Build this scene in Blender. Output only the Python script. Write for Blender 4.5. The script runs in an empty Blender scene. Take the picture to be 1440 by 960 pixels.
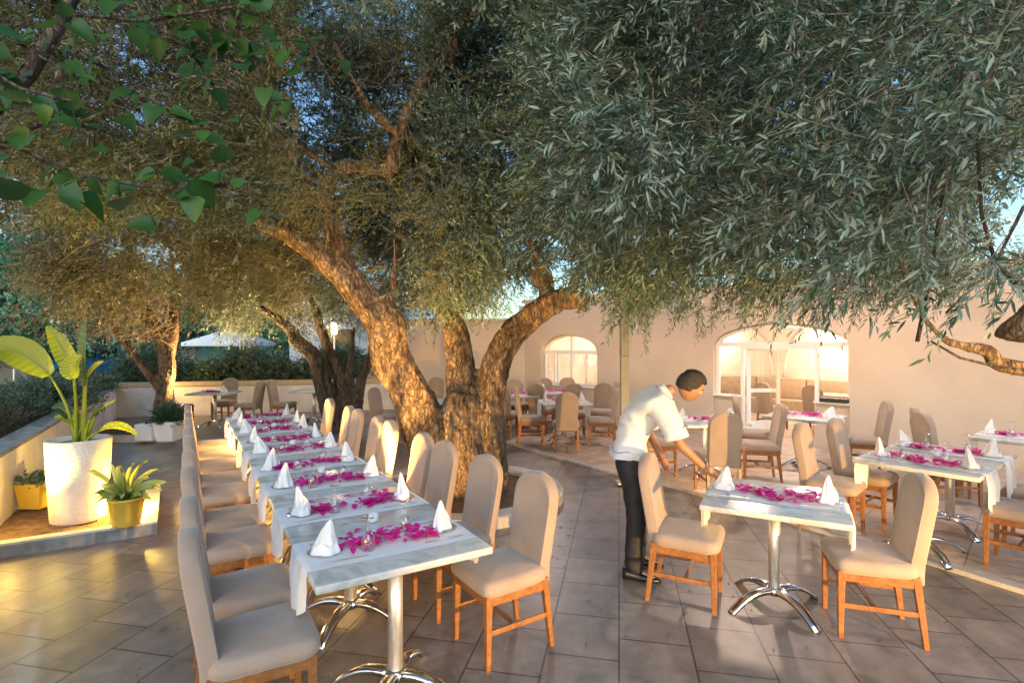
import bpy, bmesh, math, random
import numpy as np
from mathutils import Vector, Matrix, Euler, noise as NZ
PI = math.pi
random.seed(7); rng = np.random.default_rng(7)
S = bpy.context.scene
COL = S.collection
# ------------------------------------------------------------------ camera, world, exposure
cd = bpy.data.cameras.new('camera'); cam = bpy.data.objects.new('camera', cd); COL.objects.link(cam)
cd.sensor_width = 36; cd.lens = 18.5; cd.shift_y = 0.0028; cd.clip_start = 0.05; cd.clip_end = 600
cam.location = (0, 0, 1.8); cam.rotation_euler = (math.radians(90), 0, 0)
S.camera = cam
W = bpy.data.worlds.new('World'); S.world = W; W.use_nodes = True
wn = W.node_tree; bg = wn.nodes['Background']
sky = wn.nodes.new('ShaderNodeTexSky'); sky.sky_type = 'NISHITA'; sky.sun_disc = False
sky.sun_elevation = math.radians(6.0); sky.sun_rotation = math.radians(205)
sky.air_density = 1.0; sky.dust_density = 1.3; sky.ozone_density = 2.6
wn.links.new(sky.outputs[0], bg.inputs[0]); bg.inputs[1].default_value = 0.15
S.view_settings.view_transform = 'Standard'; S.view_settings.look = 'None'
S.view_settings.exposure = 1.68; S.view_settings.gamma = 1
WARM = (1.0, 0.56, 0.16); CREAM = (1.0, 0.72, 0.55)

def lamp(name, kind, loc, power, color, size=0.08, target=None, angle=None, blend=0.4, label=None):
    d = bpy.data.lights.new(name, kind); d.energy = power; d.color = color
    d.shadow_soft_size = size
    o = bpy.data.objects.new(name, d); o.location = loc; COL.objects.link(o)
    if kind == 'SPOT':
        d.spot_size = math.radians(angle); d.spot_blend = blend
    if target is not None:
        o.rotation_euler = (Vector(target) - Vector(loc)).to_track_quat('-Z', 'Y').to_euler()
    return o
PW = 1.0
sd = bpy.data.lights.new('dusk_sky_glow', 'SUN'); sd.energy = 0.65; sd.angle = math.radians(45); sd.color = (.68, .83, 1.0)  # added soft lamp standing for dusk sky glow behind the camera, no direct sun
so = bpy.data.objects.new('dusk_sky_glow', sd); COL.objects.link(so); so.rotation_euler = Vector((-.30, .80, -.55)).to_track_quat('-Z', 'Y').to_euler()
lamp('garden_spot_light', 'SPOT', (4.6, -0.9, 0.40), 1050*PW, WARM, 0.05, (1.3, 4.2, 0.05), 52, 0.3)
lamp('planter_light', 'POINT', (-3.84, 5.36, 0.26), 34*PW, (1, .62, .10), 0.04)
lamp('planter_wall_light', 'POINT', (-4.55, 4.75, 0.45), 4*PW, (1, .60, .14), 0.04)
lamp('tree_uplight', 'SPOT', (-1.75, 4.75, 0.12), 260*PW, WARM, 0.05, (-1.1, 6.3, 2.1), 130, 0.5)
lamp('tree_uplight', 'SPOT', (-5.7, 10.5, 0.3), 650*PW, (1, .62, .25), 0.06, (-5.9, 10.0, 4.0), 125, 0.5)
lamp('planter_uplight', 'SPOT', (-4.40, 4.72, 0.18), 170*PW, (1, .72, .12), 0.04, (-4.15, 5.05, 1.5), 58, 0.5)
lamp('limb_uplight', 'SPOT', (-1.2, 4.9, 0.12), 300*PW, WARM, 0.05, (-1.5, 6.2, 3.9), 75, 0.6)
lamp('street_light', 'POINT', (-15.0, 17.3, 3.4), 330*PW, (.75, .95, 1.0), 0.2)
lamp('tree_uplight', 'SPOT', (-3.2, 6.9, 0.12), 300*PW, WARM, 0.06, (-3.4, 7.0, 4.0), 140, 0.6)
lamp('tree_uplight', 'SPOT', (-9.0, 12.6, 1.0), 60*PW, WARM, 0.06, (-6.0, 13.3, .9), 120, 0.6)
lamp('terrace_flood_light', 'POINT', (3.3, 7.7, 2.95), 80*PW, CREAM, 0.12)
lamp('terrace_flood_light', 'POINT', (5.6, 5.2, 3.1), 55*PW, CREAM, 0.12)
lamp('terrace_flood_light', 'POINT', (0.6, 11.0, 2.75), 45*PW, CREAM, 0.12)
lamp('canopy_uplight', 'SPOT', (2.6, 6.6, 0.1), 90*PW, (1, .72, .35), 0.1, (1.8, 5.4, 4.0), 120, 0.7)
lamp('canopy_uplight', 'SPOT', (5.4, 3.2, 0.1), 80*PW, (1, .66, .25), 0.1, (3.9, 3.6, 3.0), 110, 0.7)

# ------------------------------------------------------------------ materials
def mat(name, c1, c2=None, rough=0.6, scale=8, bump=0.0, bscale=60, metal=0, spec=0.5, detail=5, coords='Object', trans=0, alpha=1, sheen=0, emit=None, estr=0, distort=0.0, ramp=(0.35, 0.65), coat=0):
    m = bpy.data.materials.new(name); m.use_nodes = True
    nt = m.node_tree; b = nt.nodes['Principled BSDF']
    b.inputs['Roughness'].default_value = rough; b.inputs['Metallic'].default_value = metal
    b.inputs['Specular IOR Level'].default_value = spec
    b.inputs['Base Color'].default_value = (*c1, 1)
    b.inputs['Transmission Weight'].default_value = trans
    b.inputs['Alpha'].default_value = alpha
    b.inputs['Sheen Weight'].default_value = sheen
    b.inputs['Coat Weight'].default_value = coat
    tc = nt.nodes.new('ShaderNodeTexCoord')
    if c2 is not None:
        n = nt.nodes.new('ShaderNodeTexNoise'); n.inputs['Scale'].default_value = scale; n.inputs['Detail'].default_value = detail
        n.inputs['Distortion'].default_value = distort
        r = nt.nodes.new('ShaderNodeValToRGB'); r.color_ramp.elements[0].position = ramp[0]; r.color_ramp.elements[1].position = ramp[1]
        r.color_ramp.elements[0].color = (*c1, 1); r.color_ramp.elements[1].color = (*c2, 1)
        nt.links.new(tc.outputs[coords], n.inputs['Vector']); nt.links.new(n.outputs['Fac'], r.inputs['Fac'])
        nt.links.new(r.outputs['Color'], b.inputs['Base Color'])
    if bump:
        n2 = nt.nodes.new('ShaderNodeTexNoise'); n2.inputs['Scale'].default_value = bscale; n2.inputs['Detail'].default_value = 6
        bp = nt.nodes.new('ShaderNodeBump'); bp.inputs['Strength'].default_value = bump; bp.inputs['Distance'].default_value = 0.02
        nt.links.new(tc.outputs[coords], n2.inputs['Vector']); nt.links.new(n2.outputs['Fac'], bp.inputs['Height']); nt.links.new(bp.outputs['Normal'], b.inputs['Normal'])
    if emit:
        b.inputs['Emission Color'].default_value = (*emit, 1); b.inputs['Emission Strength'].default_value = estr
    return m

def tile_mat(name, ca, cb, mortar, bw, rh, rot, rough, offset=0.5, msize=0.006, bump=0.25, vein=None):
    m = bpy.data.materials.new(name); m.use_nodes = True
    nt = m.node_tree; b = nt.nodes['Principled BSDF']; L = nt.links.new
    tc = nt.nodes.new('ShaderNodeTexCoord'); mp = nt.nodes.new('ShaderNodeMapping'); mp.inputs['Rotation'].default_value = (0, 0, rot)
    L(tc.outputs['Object'], mp.inputs['Vector'])
    br = nt.nodes.new('ShaderNodeTexBrick'); br.offset = offset; br.inputs['Scale'].default_value = 1
    br.inputs['Brick Width'].default_value = bw; br.inputs['Row Height'].default_value = rh; br.inputs['Mortar Size'].default_value = msize
    br.inputs['Mortar Smooth'].default_value = 0.2; br.inputs['Bias'].default_value = 0
    br.inputs['Color1'].default_value = (*ca, 1); br.inputs['Color2'].default_value = (*cb, 1); br.inputs['Mortar'].default_value = (*mortar, 1)
    L(mp.outputs[0], br.inputs['Vector'])
    n = nt.nodes.new('ShaderNodeTexNoise'); n.inputs['Scale'].default_value = 6; n.inputs['Detail'].default_value = 14; n.inputs['Roughness'].default_value = .72; n.inputs['Distortion'].default_value = .8
    L(mp.outputs[0], n.inputs['Vector'])
    mp2 = nt.nodes.new('ShaderNodeMapping'); mp2.inputs['Scale'].default_value = (4, 6, 1); L(mp.outputs[0], mp2.inputs['Vector'])
    n2 = nt.nodes.new('ShaderNodeTexNoise'); n2.inputs['Scale'].default_value = 1; n2.inputs['Detail'].default_value = 6; L(mp2.outputs[0], n2.inputs['Vector'])
    add = nt.nodes.new('ShaderNodeMath'); add.operation = 'ADD'; L(n.outputs['Fac'], add.inputs[0]); L(n2.outputs['Fac'], add.inputs[1])
    mr = nt.nodes.new('ShaderNodeMapRange'); mr.inputs['From Min'].default_value = .7; mr.inputs['From Max'].default_value = 1.3; mr.inputs['To Min'].default_value = .6; mr.inputs['To Max'].default_value = 1.3
    L(add.outputs[0], mr.inputs['Value'])
    mx = nt.nodes.new('ShaderNodeVectorMath'); mx.operation = 'SCALE'; L(br.outputs['Color'], mx.inputs[0]); L(mr.outputs[0], mx.inputs['Scale'])
    L(mx.outputs[0], b.inputs['Base Color'])
    rr = nt.nodes.new('ShaderNodeMapRange'); rr.inputs['To Min'].default_value = rough*.75; rr.inputs['To Max'].default_value = rough*1.35
    L(n.outputs['Fac'], rr.inputs['Value']); L(rr.outputs[0], b.inputs['Roughness'])
    bp = nt.nodes.new('ShaderNodeBump'); bp.inputs['Strength'].default_value = bump; bp.inputs['Distance'].default_value = 0.006
    s = nt.nodes.new('ShaderNodeMath'); s.operation = 'MULTIPLY_ADD'; s.inputs[1].default_value = -1.5; L(br.outputs['Fac'], s.inputs[0]); L(add.outputs[0], s.inputs[2])
    L(s.outputs[0], bp.inputs['Height']); L(bp.outputs['Normal'], b.inputs['Normal'])
    return m

def leaf_mat(name, top_a, top_b, under, trans=0.25, rough=0.45):
    m = bpy.data.materials.new(name); m.use_nodes = True
    nt = m.node_tree; b = nt.nodes['Principled BSDF']; L = nt.links.new; out = nt.nodes['Material Output']
    g = nt.nodes.new('ShaderNodeNewGeometry'); tc = nt.nodes.new('ShaderNodeTexCoord')
    n = nt.nodes.new('ShaderNodeTexNoise'); n.inputs['Scale'].default_value = 1.7; n.inputs['Detail'].default_value = 3; L(tc.outputs['Object'], n.inputs['Vector'])
    a = nt.nodes.new('ShaderNodeMath'); a.operation = 'MULTIPLY_ADD'; a.inputs[1].default_value = 0.7; L(g.outputs['Random Per Island'], a.inputs[0])
    a2 = nt.nodes.new('ShaderNodeMath'); a2.operation = 'MULTIPLY_ADD'; a2.inputs[1].default_value = 1.5; a2.inputs[2].default_value = -.6; L(n.outputs['Fac'], a2.inputs[0]); L(a2.outputs[0], a.inputs[2])
    m1 = nt.nodes.new('ShaderNodeMix'); m1.data_type = 'RGBA'; m1.clamp_factor = True
    m1.inputs['A'].default_value = (*top_a, 1); m1.inputs['B'].default_value = (*top_b, 1); L(a.outputs[0], m1.inputs['Factor'])
    m2 = nt.nodes.new('ShaderNodeMix'); m2.data_type = 'RGBA'; m2.inputs['B'].default_value = (*under, 1)
    L(g.outputs['Backfacing'], m2.inputs['Factor']); L(m1.outputs['Result'], m2.inputs['A'])
    L(m2.outputs['Result'], b.inputs['Base Color']); b.inputs['Roughness'].default_value = rough; b.inputs['Specular IOR Level'].default_value = .4
    t = nt.nodes.new('ShaderNodeBsdfTranslucent'); L(m2.outputs['Result'], t.inputs['Color'])
    ms = nt.nodes.new('ShaderNodeMixShader'); ms.inputs[0].default_value = trans
    L(b.outputs[0], ms.inputs[1]); L(t.outputs[0], ms.inputs[2]); L(ms.outputs[0], out.inputs['Surface'])
    return m

def cloth_mat(name, col, trans=0.35, clear=0.0, bump=.25, bscale=220):
    m = bpy.data.materials.new(name); m.use_nodes = True
    nt = m.node_tree; b = nt.nodes['Principled BSDF']; L = nt.links.new; out = nt.nodes['Material Output']
    b.inputs['Base Color'].default_value = (*col, 1); b.inputs['Roughness'].default_value = .85; b.inputs['Sheen Weight'].default_value = .2
    tc = nt.nodes.new('ShaderNodeTexCoord'); n = nt.nodes.new('ShaderNodeTexNoise'); n.inputs['Scale'].default_value = bscale
    bp = nt.nodes.new('ShaderNodeBump'); bp.inputs['Strength'].default_value = bump; bp.inputs['Distance'].default_value = .003
    L(tc.outputs['Object'], n.inputs['Vector']); L(n.outputs['Fac'], bp.inputs['Height']); L(bp.outputs[0], b.inputs['Normal'])
    t = nt.nodes.new('ShaderNodeBsdfTranslucent'); t.inputs['Color'].default_value = (*col, 1)
    ms = nt.nodes.new('ShaderNodeMixShader'); ms.inputs[0].default_value = trans; L(b.outputs[0], ms.inputs[1]); L(t.outputs[0], ms.inputs[2])
    if clear:
        tr = nt.nodes.new('ShaderNodeBsdfTransparent'); m2 = nt.nodes.new('ShaderNodeMixShader'); m2.inputs[0].default_value = clear
        L(ms.outputs[0], m2.inputs[1]); L(tr.outputs[0], m2.inputs[2]); L(m2.outputs[0], out.inputs['Surface'])
    else: L(ms.outputs[0], out.inputs['Surface'])
    return m

def glass_mat(name, tint=(1, 1, 1), fac=0.12, rough=0.03):
    m = bpy.data.materials.new(name); m.use_nodes = True
    nt = m.node_tree; L = nt.links.new; out = nt.nodes['Material Output']
    nt.nodes.remove(nt.nodes['Principled BSDF'])
    g = nt.nodes.new('ShaderNodeBsdfGlossy'); g.inputs['Roughness'].default_value = rough
    t = nt.nodes.new('ShaderNodeBsdfTransparent'); t.inputs['Color'].default_value = (*tint, 1)
    f = nt.nodes.new('ShaderNodeLayerWeight'); f.inputs['Blend'].default_value = .35
    a = nt.nodes.new('ShaderNodeMath'); a.operation = 'MULTIPLY_ADD'; a.inputs[1].default_value = .75; a.inputs[2].default_value = fac; a.use_clamp = True
    L(f.outputs['Facing'], a.inputs[0])
    ms = nt.nodes.new('ShaderNodeMixShader'); L(a.outputs[0], ms.inputs[0]); L(t.outputs[0], ms.inputs[1]); L(g.outputs[0], ms.inputs[2]); L(ms.outputs[0], out.inputs['Surface'])
    return m

def bark_mat(name, a, b_, scale=5):
    m = bpy.data.materials.new(name); m.use_nodes = True
    nt = m.node_tree; b = nt.nodes['Principled BSDF']; L = nt.links.new
    tc = nt.nodes.new('ShaderNodeTexCoord')
    mp = nt.nodes.new('ShaderNodeMapping'); mp.inputs['Scale'].default_value = (1, 1, .35); L(tc.outputs['Object'], mp.inputs['Vector'])
    n = nt.nodes.new('ShaderNodeTexNoise'); n.inputs['Scale'].default_value = scale*2; n.inputs['Detail'].default_value = 10; n.inputs['Distortion'].default_value = 1.2; n.inputs['Roughness'].default_value = .65; L(mp.outputs[0], n.inputs['Vector'])
    v = nt.nodes.new('ShaderNodeTexVoronoi'); v.feature = 'DISTANCE_TO_EDGE'; v.inputs['Scale'].default_value = scale*5
    dm = nt.nodes.new('ShaderNodeVectorMath'); dm.operation = 'MULTIPLY_ADD'; dm.inputs[1].default_value = (.12, .12, .12); L(n.outputs['Color'], dm.inputs[0]); L(mp.outputs[0], dm.inputs[2]); L(dm.outputs[0], v.inputs['Vector'])
    r = nt.nodes.new('ShaderNodeValToRGB'); r.color_ramp.elements[0].position = .36; r.color_ramp.elements[1].position = .62
    r.color_ramp.elements[0].color = (*a, 1); r.color_ramp.elements[1].color = (*b_, 1); L(n.outputs['Fac'], r.inputs['Fac']); L(r.outputs[0], b.inputs['Base Color'])
    b.inputs['Roughness'].default_value = .9; b.inputs['Specular IOR Level'].default_value = .2
    mr = nt.nodes.new('ShaderNodeMapRange'); mr.inputs['From Max'].default_value = .12; mr.inputs['To Max'].default_value = .6; L(v.outputs['Distance'], mr.inputs['Value'])
    s = nt.nodes.new('ShaderNodeMath'); s.operation = 'ADD'; L(mr.outputs[0], s.inputs[0]); L(n.outputs['Fac'], s.inputs[1])
    bp = nt.nodes.new('ShaderNodeBump'); bp.inputs['Strength'].default_value = 1.0; bp.inputs['Distance'].default_value = .035; L(s.outputs[0], bp.inputs['Height']); L(bp.outputs[0], b.inputs['Normal'])
    return m

M = {}
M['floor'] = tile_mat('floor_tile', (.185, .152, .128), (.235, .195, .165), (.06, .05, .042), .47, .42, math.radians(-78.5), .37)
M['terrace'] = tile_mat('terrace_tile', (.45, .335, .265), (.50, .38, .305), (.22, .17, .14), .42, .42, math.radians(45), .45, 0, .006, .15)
M['stone_edge'] = mat('pale_stone', (.42, .38, .33), (.52, .48, .42), .6, 10, .2)
M['plaster'] = mat('cream_plaster', (.50, .41, .33), (.57, .475, .385), .85, .9, .35, 22)
M['low_plaster'] = mat('white_plaster', (.62, .60, .57), (.72, .70, .66), .85, 4, .6, 30)
M['white_paint'] = mat('white_paint', (.75, .74, .71), (.80, .79, .76), .4, 6)
M['inner_wall'] = mat('inner_plaster', (.70, .62, .52), (.74, .66, .56), .8, 2, .1, 40)
M['fabric'] = mat('taupe_fabric', (.300, .222, .170), (.345, .260, .202), .8, 5, .22, 11, sheen=.3)
M['wood'] = mat('honey_wood', (.21, .078, .022), (.31, .128, .038), .38, 14, .08, 60, distort=2)
M['marble'] = mat('grey_veined_marble', (.37, .38, .355), (.52, .53, .50), .25, 6, .05, 30, distort=1.6, ramp=(.34, .56))
M['steel'] = mat('brushed_steel', (.62, .60, .57), (.70, .68, .64), .42, 30, metal=.75)
M['chrome'] = mat('polished_chrome', (.70, .70, .70), None, .14, metal=1)
M['black_rubber'] = mat('black_rubber', (.02, .02, .02), None, .6)
M['runner'] = cloth_mat('sheer_white_cloth', (.88, .88, .88), .25, .02)
M['napkin'] = cloth_mat('white_linen', (.82, .82, .82), .2)
M['petal'] = leaf_mat('magenta_petal', (.58, .015, .24), (.88, .06, .40), (.74, .05, .34), .3)
M['glass'] = glass_mat('clear_glass')
M['pane'] = glass_mat('window_glass', (.97, .98, .98), .02)
M['balustrade'] = glass_mat('tinted_glass', (.55, .72, .80), .10, .08)
M['bark'] = bark_mat('olive_bark', (.07, .045, .028), (.30, .205, .125))
M['bark_dark'] = bark_mat('dark_bark', (.05, .042, .036), (.16, .13, .11))
M['twig'] = mat('twig_bark', (.10, .085, .065), (.19, .155, .115), .9, 6)
M['olive'] = leaf_mat('olive_leaf', (.022, .066, .050), (.12, .20, .115), (.25, .33, .275), .28)
M['olive_lit_dry'] = leaf_mat('lamplit_and_dry_olive_leaf', (.040, .062, .022), (.125, .140, .048), (.18, .18, .09), .25)  # in the crowns, warm uplighting put into the colour; fallen leaves are truly dry
M['green'] = leaf_mat('bright_green_leaf', (.018, .070, .012), (.055, .15, .022), (.05, .12, .03), .4)
M['hedge'] = leaf_mat('hedge_leaf', (.035, .085, .05), (.09, .18, .10), (.13, .20, .13), .25)
M['far_leaf'] = leaf_mat('park_tree_leaf', (.03, .11, .06), (.08, .22, .12), (.08, .18, .11), .3)
M['shrub'] = leaf_mat('heath_leaf', (.06, .06, .025), (.13, .12, .05), (.12, .12, .06), .2)
M['banana'] = leaf_mat('lamp_yellow_banana_leaf', (.22, .27, .02), (.34, .37, .03), (.32, .36, .03), .42, .38)  # yellow glow of the planter lamp is put into this leaf colour
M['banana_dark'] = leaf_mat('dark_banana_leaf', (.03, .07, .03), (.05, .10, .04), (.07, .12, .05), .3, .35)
M['variegated'] = leaf_mat('variegated_leaf', (.10, .18, .03), (.55, .55, .16), (.2, .26, .06), .2)
M['soil'] = mat('brown_soil', (.10, .055, .03), (.20, .115, .06), .95, 14, 1.0, 50)
M['pot_white'] = mat('rough_white_stucco', (.55, .51, .44), (.66, .62, .54), .8, 5, .55, 45)
M['pot_yellow'] = mat('yellow_glazed_clay', (.55, .36, .04), (.62, .42, .06), .45, 6, .1, 40)
M['kerb'] = mat('kerb_stone', (.14, .14, .14), (.24, .235, .22), .7, 9, .3, 60)
M['asphalt'] = mat('asphalt', (.05, .05, .052), (.075, .075, .078), .9, 30, .3, 200)
M['shirt'] = cloth_mat('white_shirt_cotton', (.58, .61, .66), .03, 0, .15, 60)
M['trousers'] = mat('black_trousers', (.008, .010, .017), (.014, .016, .024), .7, 8, .2, 60)
M['skin'] = mat('skin', (.30, .145, .08), (.36, .18, .105), .5, 12, .08, 80)
M['hair'] = mat('dark_hair', (.012, .009, .007), (.035, .026, .02), .45, 60, .6, 150)
M['shoe'] = mat('black_leather', (.012, .012, .012), None, .3)
M['black_plastic'] = mat('black_plastic', (.02, .02, .022), None, .5)
M['post_grey'] = mat('grey_paint', (.09, .10, .12), (.12, .13, .15), .4, 4)
M['pole_pale'] = mat('pale_grey_paint', (.13, .135, .135), (.16, .165, .165), .5, 5)
M['canvas'] = cloth_mat('white_canvas', (.75, .76, .80), .35)
M['van_blue'] = mat('blue_car_paint', (.02, .22, .55), (.03, .25, .6), .25, 2, coat=.5)
M['dark_glass'] = mat('dark_glass', (.02, .03, .04), None, .08)
M['facade'] = mat('pale_facade', (.55, .60, .62), (.66, .70, .72), .8, 1.5, .1, 30)
M['shutter'] = mat('turquoise_panel', (.16, .48, .52), (.25, .58, .60), .6, 3)
M['tan_wood'] = mat('tan_wood', (.30, .14, .05), (.40, .20, .08), .5, 12)
M['sofa'] = mat('beige_upholstery', (.42, .31, .20), (.48, .36, .24), .8, 6, .2, 100)
M['ochre'] = mat('ochre_coping', (.45, .34, .20), (.52, .40, .24), .7, 8, .2, 60)
M['bulb'] = mat('lit_bulb', (1, .8, .6), None, .5, emit=(1, .62, .36), estr=2.2)
M['paint_sea'] = mat('blue_green_painting', (.02, .12, .22), (.20, .30, .22), .6, 9, coords='Object', distort=1.5)

# ------------------------------------------------------------------ geometry helpers
class MB:
    def __init__(s): s.v = []; s.f = []; s.mi = []; s.sm = []
    def add(s, vs, fs, smooth=False, mi=0):
        o = len(s.v); s.v += [tuple(v) for v in vs]; s.f += [tuple(i+o for i in f) for f in fs]; s.mi += [mi]*len(fs); s.sm += [smooth]*len(fs); return s
    def box(s, x0, x1, y0, y1, z0, z1, mtx=None, mi=0):
        vs = [Vector((x, y, z)) for z in (z0, z1) for x, y in ((x0, y0), (x1, y0), (x1, y1), (x0, y1))]
        if mtx: vs = [mtx @ v for v in vs]
        return s.add(vs, [(0, 3, 2, 1), (4, 5, 6, 7), (0, 1, 5, 4), (1, 2, 6, 5), (2, 3, 7, 6), (3, 0, 4, 7)], False, mi)
    def prism(s, pts, z0, z1, mi=0):
        n = len(pts); a = sum(pts[i][0]*pts[(i+1) % n][1]-pts[(i+1) % n][0]*pts[i][1] for i in range(n))
        if a < 0: pts = pts[::-1]
        vs = [(p[0], p[1], z0) for p in pts]+[(p[0], p[1], z1) for p in pts]
        fs = [tuple(range(n-1, -1, -1)), tuple(range(n, 2*n))]+[(i, (i+1) % n, n+(i+1) % n, n+i) for i in range(n)]
        return s.add(vs, fs, False, mi)
    def frustum(s, c0, h0, c1, h1):
        vs = [(c0[0]+a*h0[0], c0[1]+b*h0[1], c0[2]) for a, b in ((-1, -1), (1, -1), (1, 1), (-1, 1))]+[(c1[0]+a*h1[0], c1[1]+b*h1[1], c1[2]) for a, b in ((-1, -1), (1, -1), (1, 1), (-1, 1))]
        return s.add(vs, [(0, 3, 2, 1), (4, 5, 6, 7), (0, 1, 5, 4), (1, 2, 6, 5), (2, 3, 7, 6), (3, 0, 4, 7)])
    def tube(s, path, rad, seg=8, smooth=True, cap=True, lob=None, mi=0):
        path = [Vector(p) for p in path]; n = len(path)
        if not hasattr(rad, '__len__'): rad = [rad]*n
        up = None; vs = []
        for i, p in enumerate(path):
            t = (path[min(i+1, n-1)]-path[max(i-1, 0)]).normalized()
            if up is None:
                up = Vector((0, 0, 1)) if abs(t.z) < .9 else Vector((1, 0, 0))
            a = t.cross(up)
            if a.length < 1e-4: a = t.cross(Vector((0, 1, 0)))
            a.normalize(); b = a.cross(t).normalized(); up = b
            for k in range(seg):
                an = 2*PI*k/seg; r = rad[i]*(lob(an, i) if lob else 1)
                vs.append(p+a*math.cos(an)*r+b*math.sin(an)*r)
        fs = [(i*seg+k, i*seg+(k+1) % seg, (i+1)*seg+(k+1) % seg, (i+1)*seg+k) for i in range(n-1) for k in range(seg)]
        if cap: fs += [tuple(range(seg-1, -1, -1)), tuple(range((n-1)*seg, n*seg))]
        return s.add(vs, fs, smooth, mi)
    def lathe(s, prof, c=(0, 0, 0), seg=24, smooth=True, mi=0):
        n = len(prof); vs = [(c[0]+r*math.cos(2*PI*k/seg), c[1]+r*math.sin(2*PI*k/seg), c[2]+z) for r, z in prof for k in range(seg)]
        fs = [(i*seg+k, i*seg+(k+1) % seg, (i+1)*seg+(k+1) % seg, (i+1)*seg+k) for i in range(n-1) for k in range(seg)]
        if prof[0][0] > 1e-4: fs.append(tuple(range(seg-1, -1, -1)))
        if prof[-1][0] > 1e-4: fs.append(tuple(range((n-1)*seg, n*seg)))
        return s.add(vs, fs, smooth, mi)
    def mesh(s, name, mats, bevel=0, bseg=2, weld=False):
        me = bpy.data.meshes.new(name); me.from_pydata(s.v, [], s.f); 
        me.polygons.foreach_set('material_index', s.mi); me.polygons.foreach_set('use_smooth', s.sm)
        for m in (mats if isinstance(mats, (list, tuple)) else [mats]): me.materials.append(m)
        if bevel or weld:
            bm = bmesh.new(); bm.from_mesh(me)
            if weld: bmesh.ops.remove_doubles(bm, verts=bm.verts, dist=1e-4)
            if bevel:
                es = [e for e in bm.edges if len(e.link_faces) == 2 and e.calc_face_angle(0) > .5]
                bmesh.ops.bevel(bm, geom=es, offset=bevel, segments=bseg, profile=.5, affect='EDGES', clamp_overlap=True)
                for f in bm.faces: f.smooth = True if bseg > 2 else f.smooth
            bm.to_mesh(me); bm.free()
        me.validate(); me.update(); return me
    def build(s, name, mats, parent=None, bevel=0, bseg=2, **kw):
        return ob(name, s.mesh(name, mats, bevel, bseg), parent, **kw)

def ob(name, me, parent=None, label=None, cat=None, group=None, kind=None, loc=None, rz=None):
    o = bpy.data.objects.new(name, me); COL.objects.link(o)
    if parent: o.parent = parent
    if loc is not None: o.location = loc
    if rz is not None: o.rotation_euler = (0, 0, rz)
    if label: o['label'] = label
    if cat: o['category'] = cat
    if group: o['group'] = group
    if kind: o['kind'] = kind
    return o
def thing(name, label, cat, loc=(0, 0, 0), rz=0, group=None): return ob(name, None, None, label, cat, group, None, loc, rz)
def struct(mb, name, m, **kw): return mb.build(name, m, None, kind='structure', **kw)
def copy_tree(o, parent=None):
    c = o.copy(); COL.objects.link(c); c.parent = parent
    for ch in [x for x in o.children]: copy_tree(ch, c)
    return c
protos = {}
def place(key, maker, loc, rz, label, group=None, scale=1):
    """the first time builds the thing, afterwards copies it with its parts"""
    if key not in protos: o = maker(); protos[key] = o; new = o
    else: new = copy_tree(protos[key])
    new.location = loc; new.rotation_euler = (0, 0, rz); new.scale = (scale,)*3
    new['label'] = label
    if group: new['group'] = group
    return new
F = 740.0
def P(px, py, z=0.0):
    d = F*(1.8-z)/(py-484); return Vector(((px-720)/F*d, d, z))
def Q(px, py, d): return Vector(((px-720)/F*d, d, 1.8+(484-py)/F*d))

# ------------------------------------------------------------------ ground and pavements
g = MB(); g.add([(-150, -20, -.012), (150, -20, -.012), (150, 300, -.012), (-150, 300, -.012)], [(0, 1, 2, 3)]); struct(g, 'ground', M['asphalt'])
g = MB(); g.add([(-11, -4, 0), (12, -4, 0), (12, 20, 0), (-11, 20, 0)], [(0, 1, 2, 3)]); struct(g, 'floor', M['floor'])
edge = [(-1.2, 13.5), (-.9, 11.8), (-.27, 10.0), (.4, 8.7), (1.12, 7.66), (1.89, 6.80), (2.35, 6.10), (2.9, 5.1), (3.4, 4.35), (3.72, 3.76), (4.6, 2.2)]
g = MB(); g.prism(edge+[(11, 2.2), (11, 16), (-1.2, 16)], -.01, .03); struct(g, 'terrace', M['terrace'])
g = MB()
for (a, b) in zip(edge[:-1], edge[1:]):
    a = Vector((*a, 0)); b = Vector((*b, 0)); t = (b-a).normalized(); n = Vector((-t.y, t.x, 0))
    g.add([a-n*.02, b-n*.02, b+n*.10, a+n*.10, *(v+Vector((0, 0, .036)) for v in (a-n*.02, b-n*.02, b+n*.10, a+n*.10))],
          [(0, 1, 2, 3)[::-1], (4, 5, 6, 7), (0, 1, 5, 4), (2, 3, 7, 6)])
struct(g, 'terrace_border', M['stone_edge'])

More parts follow.
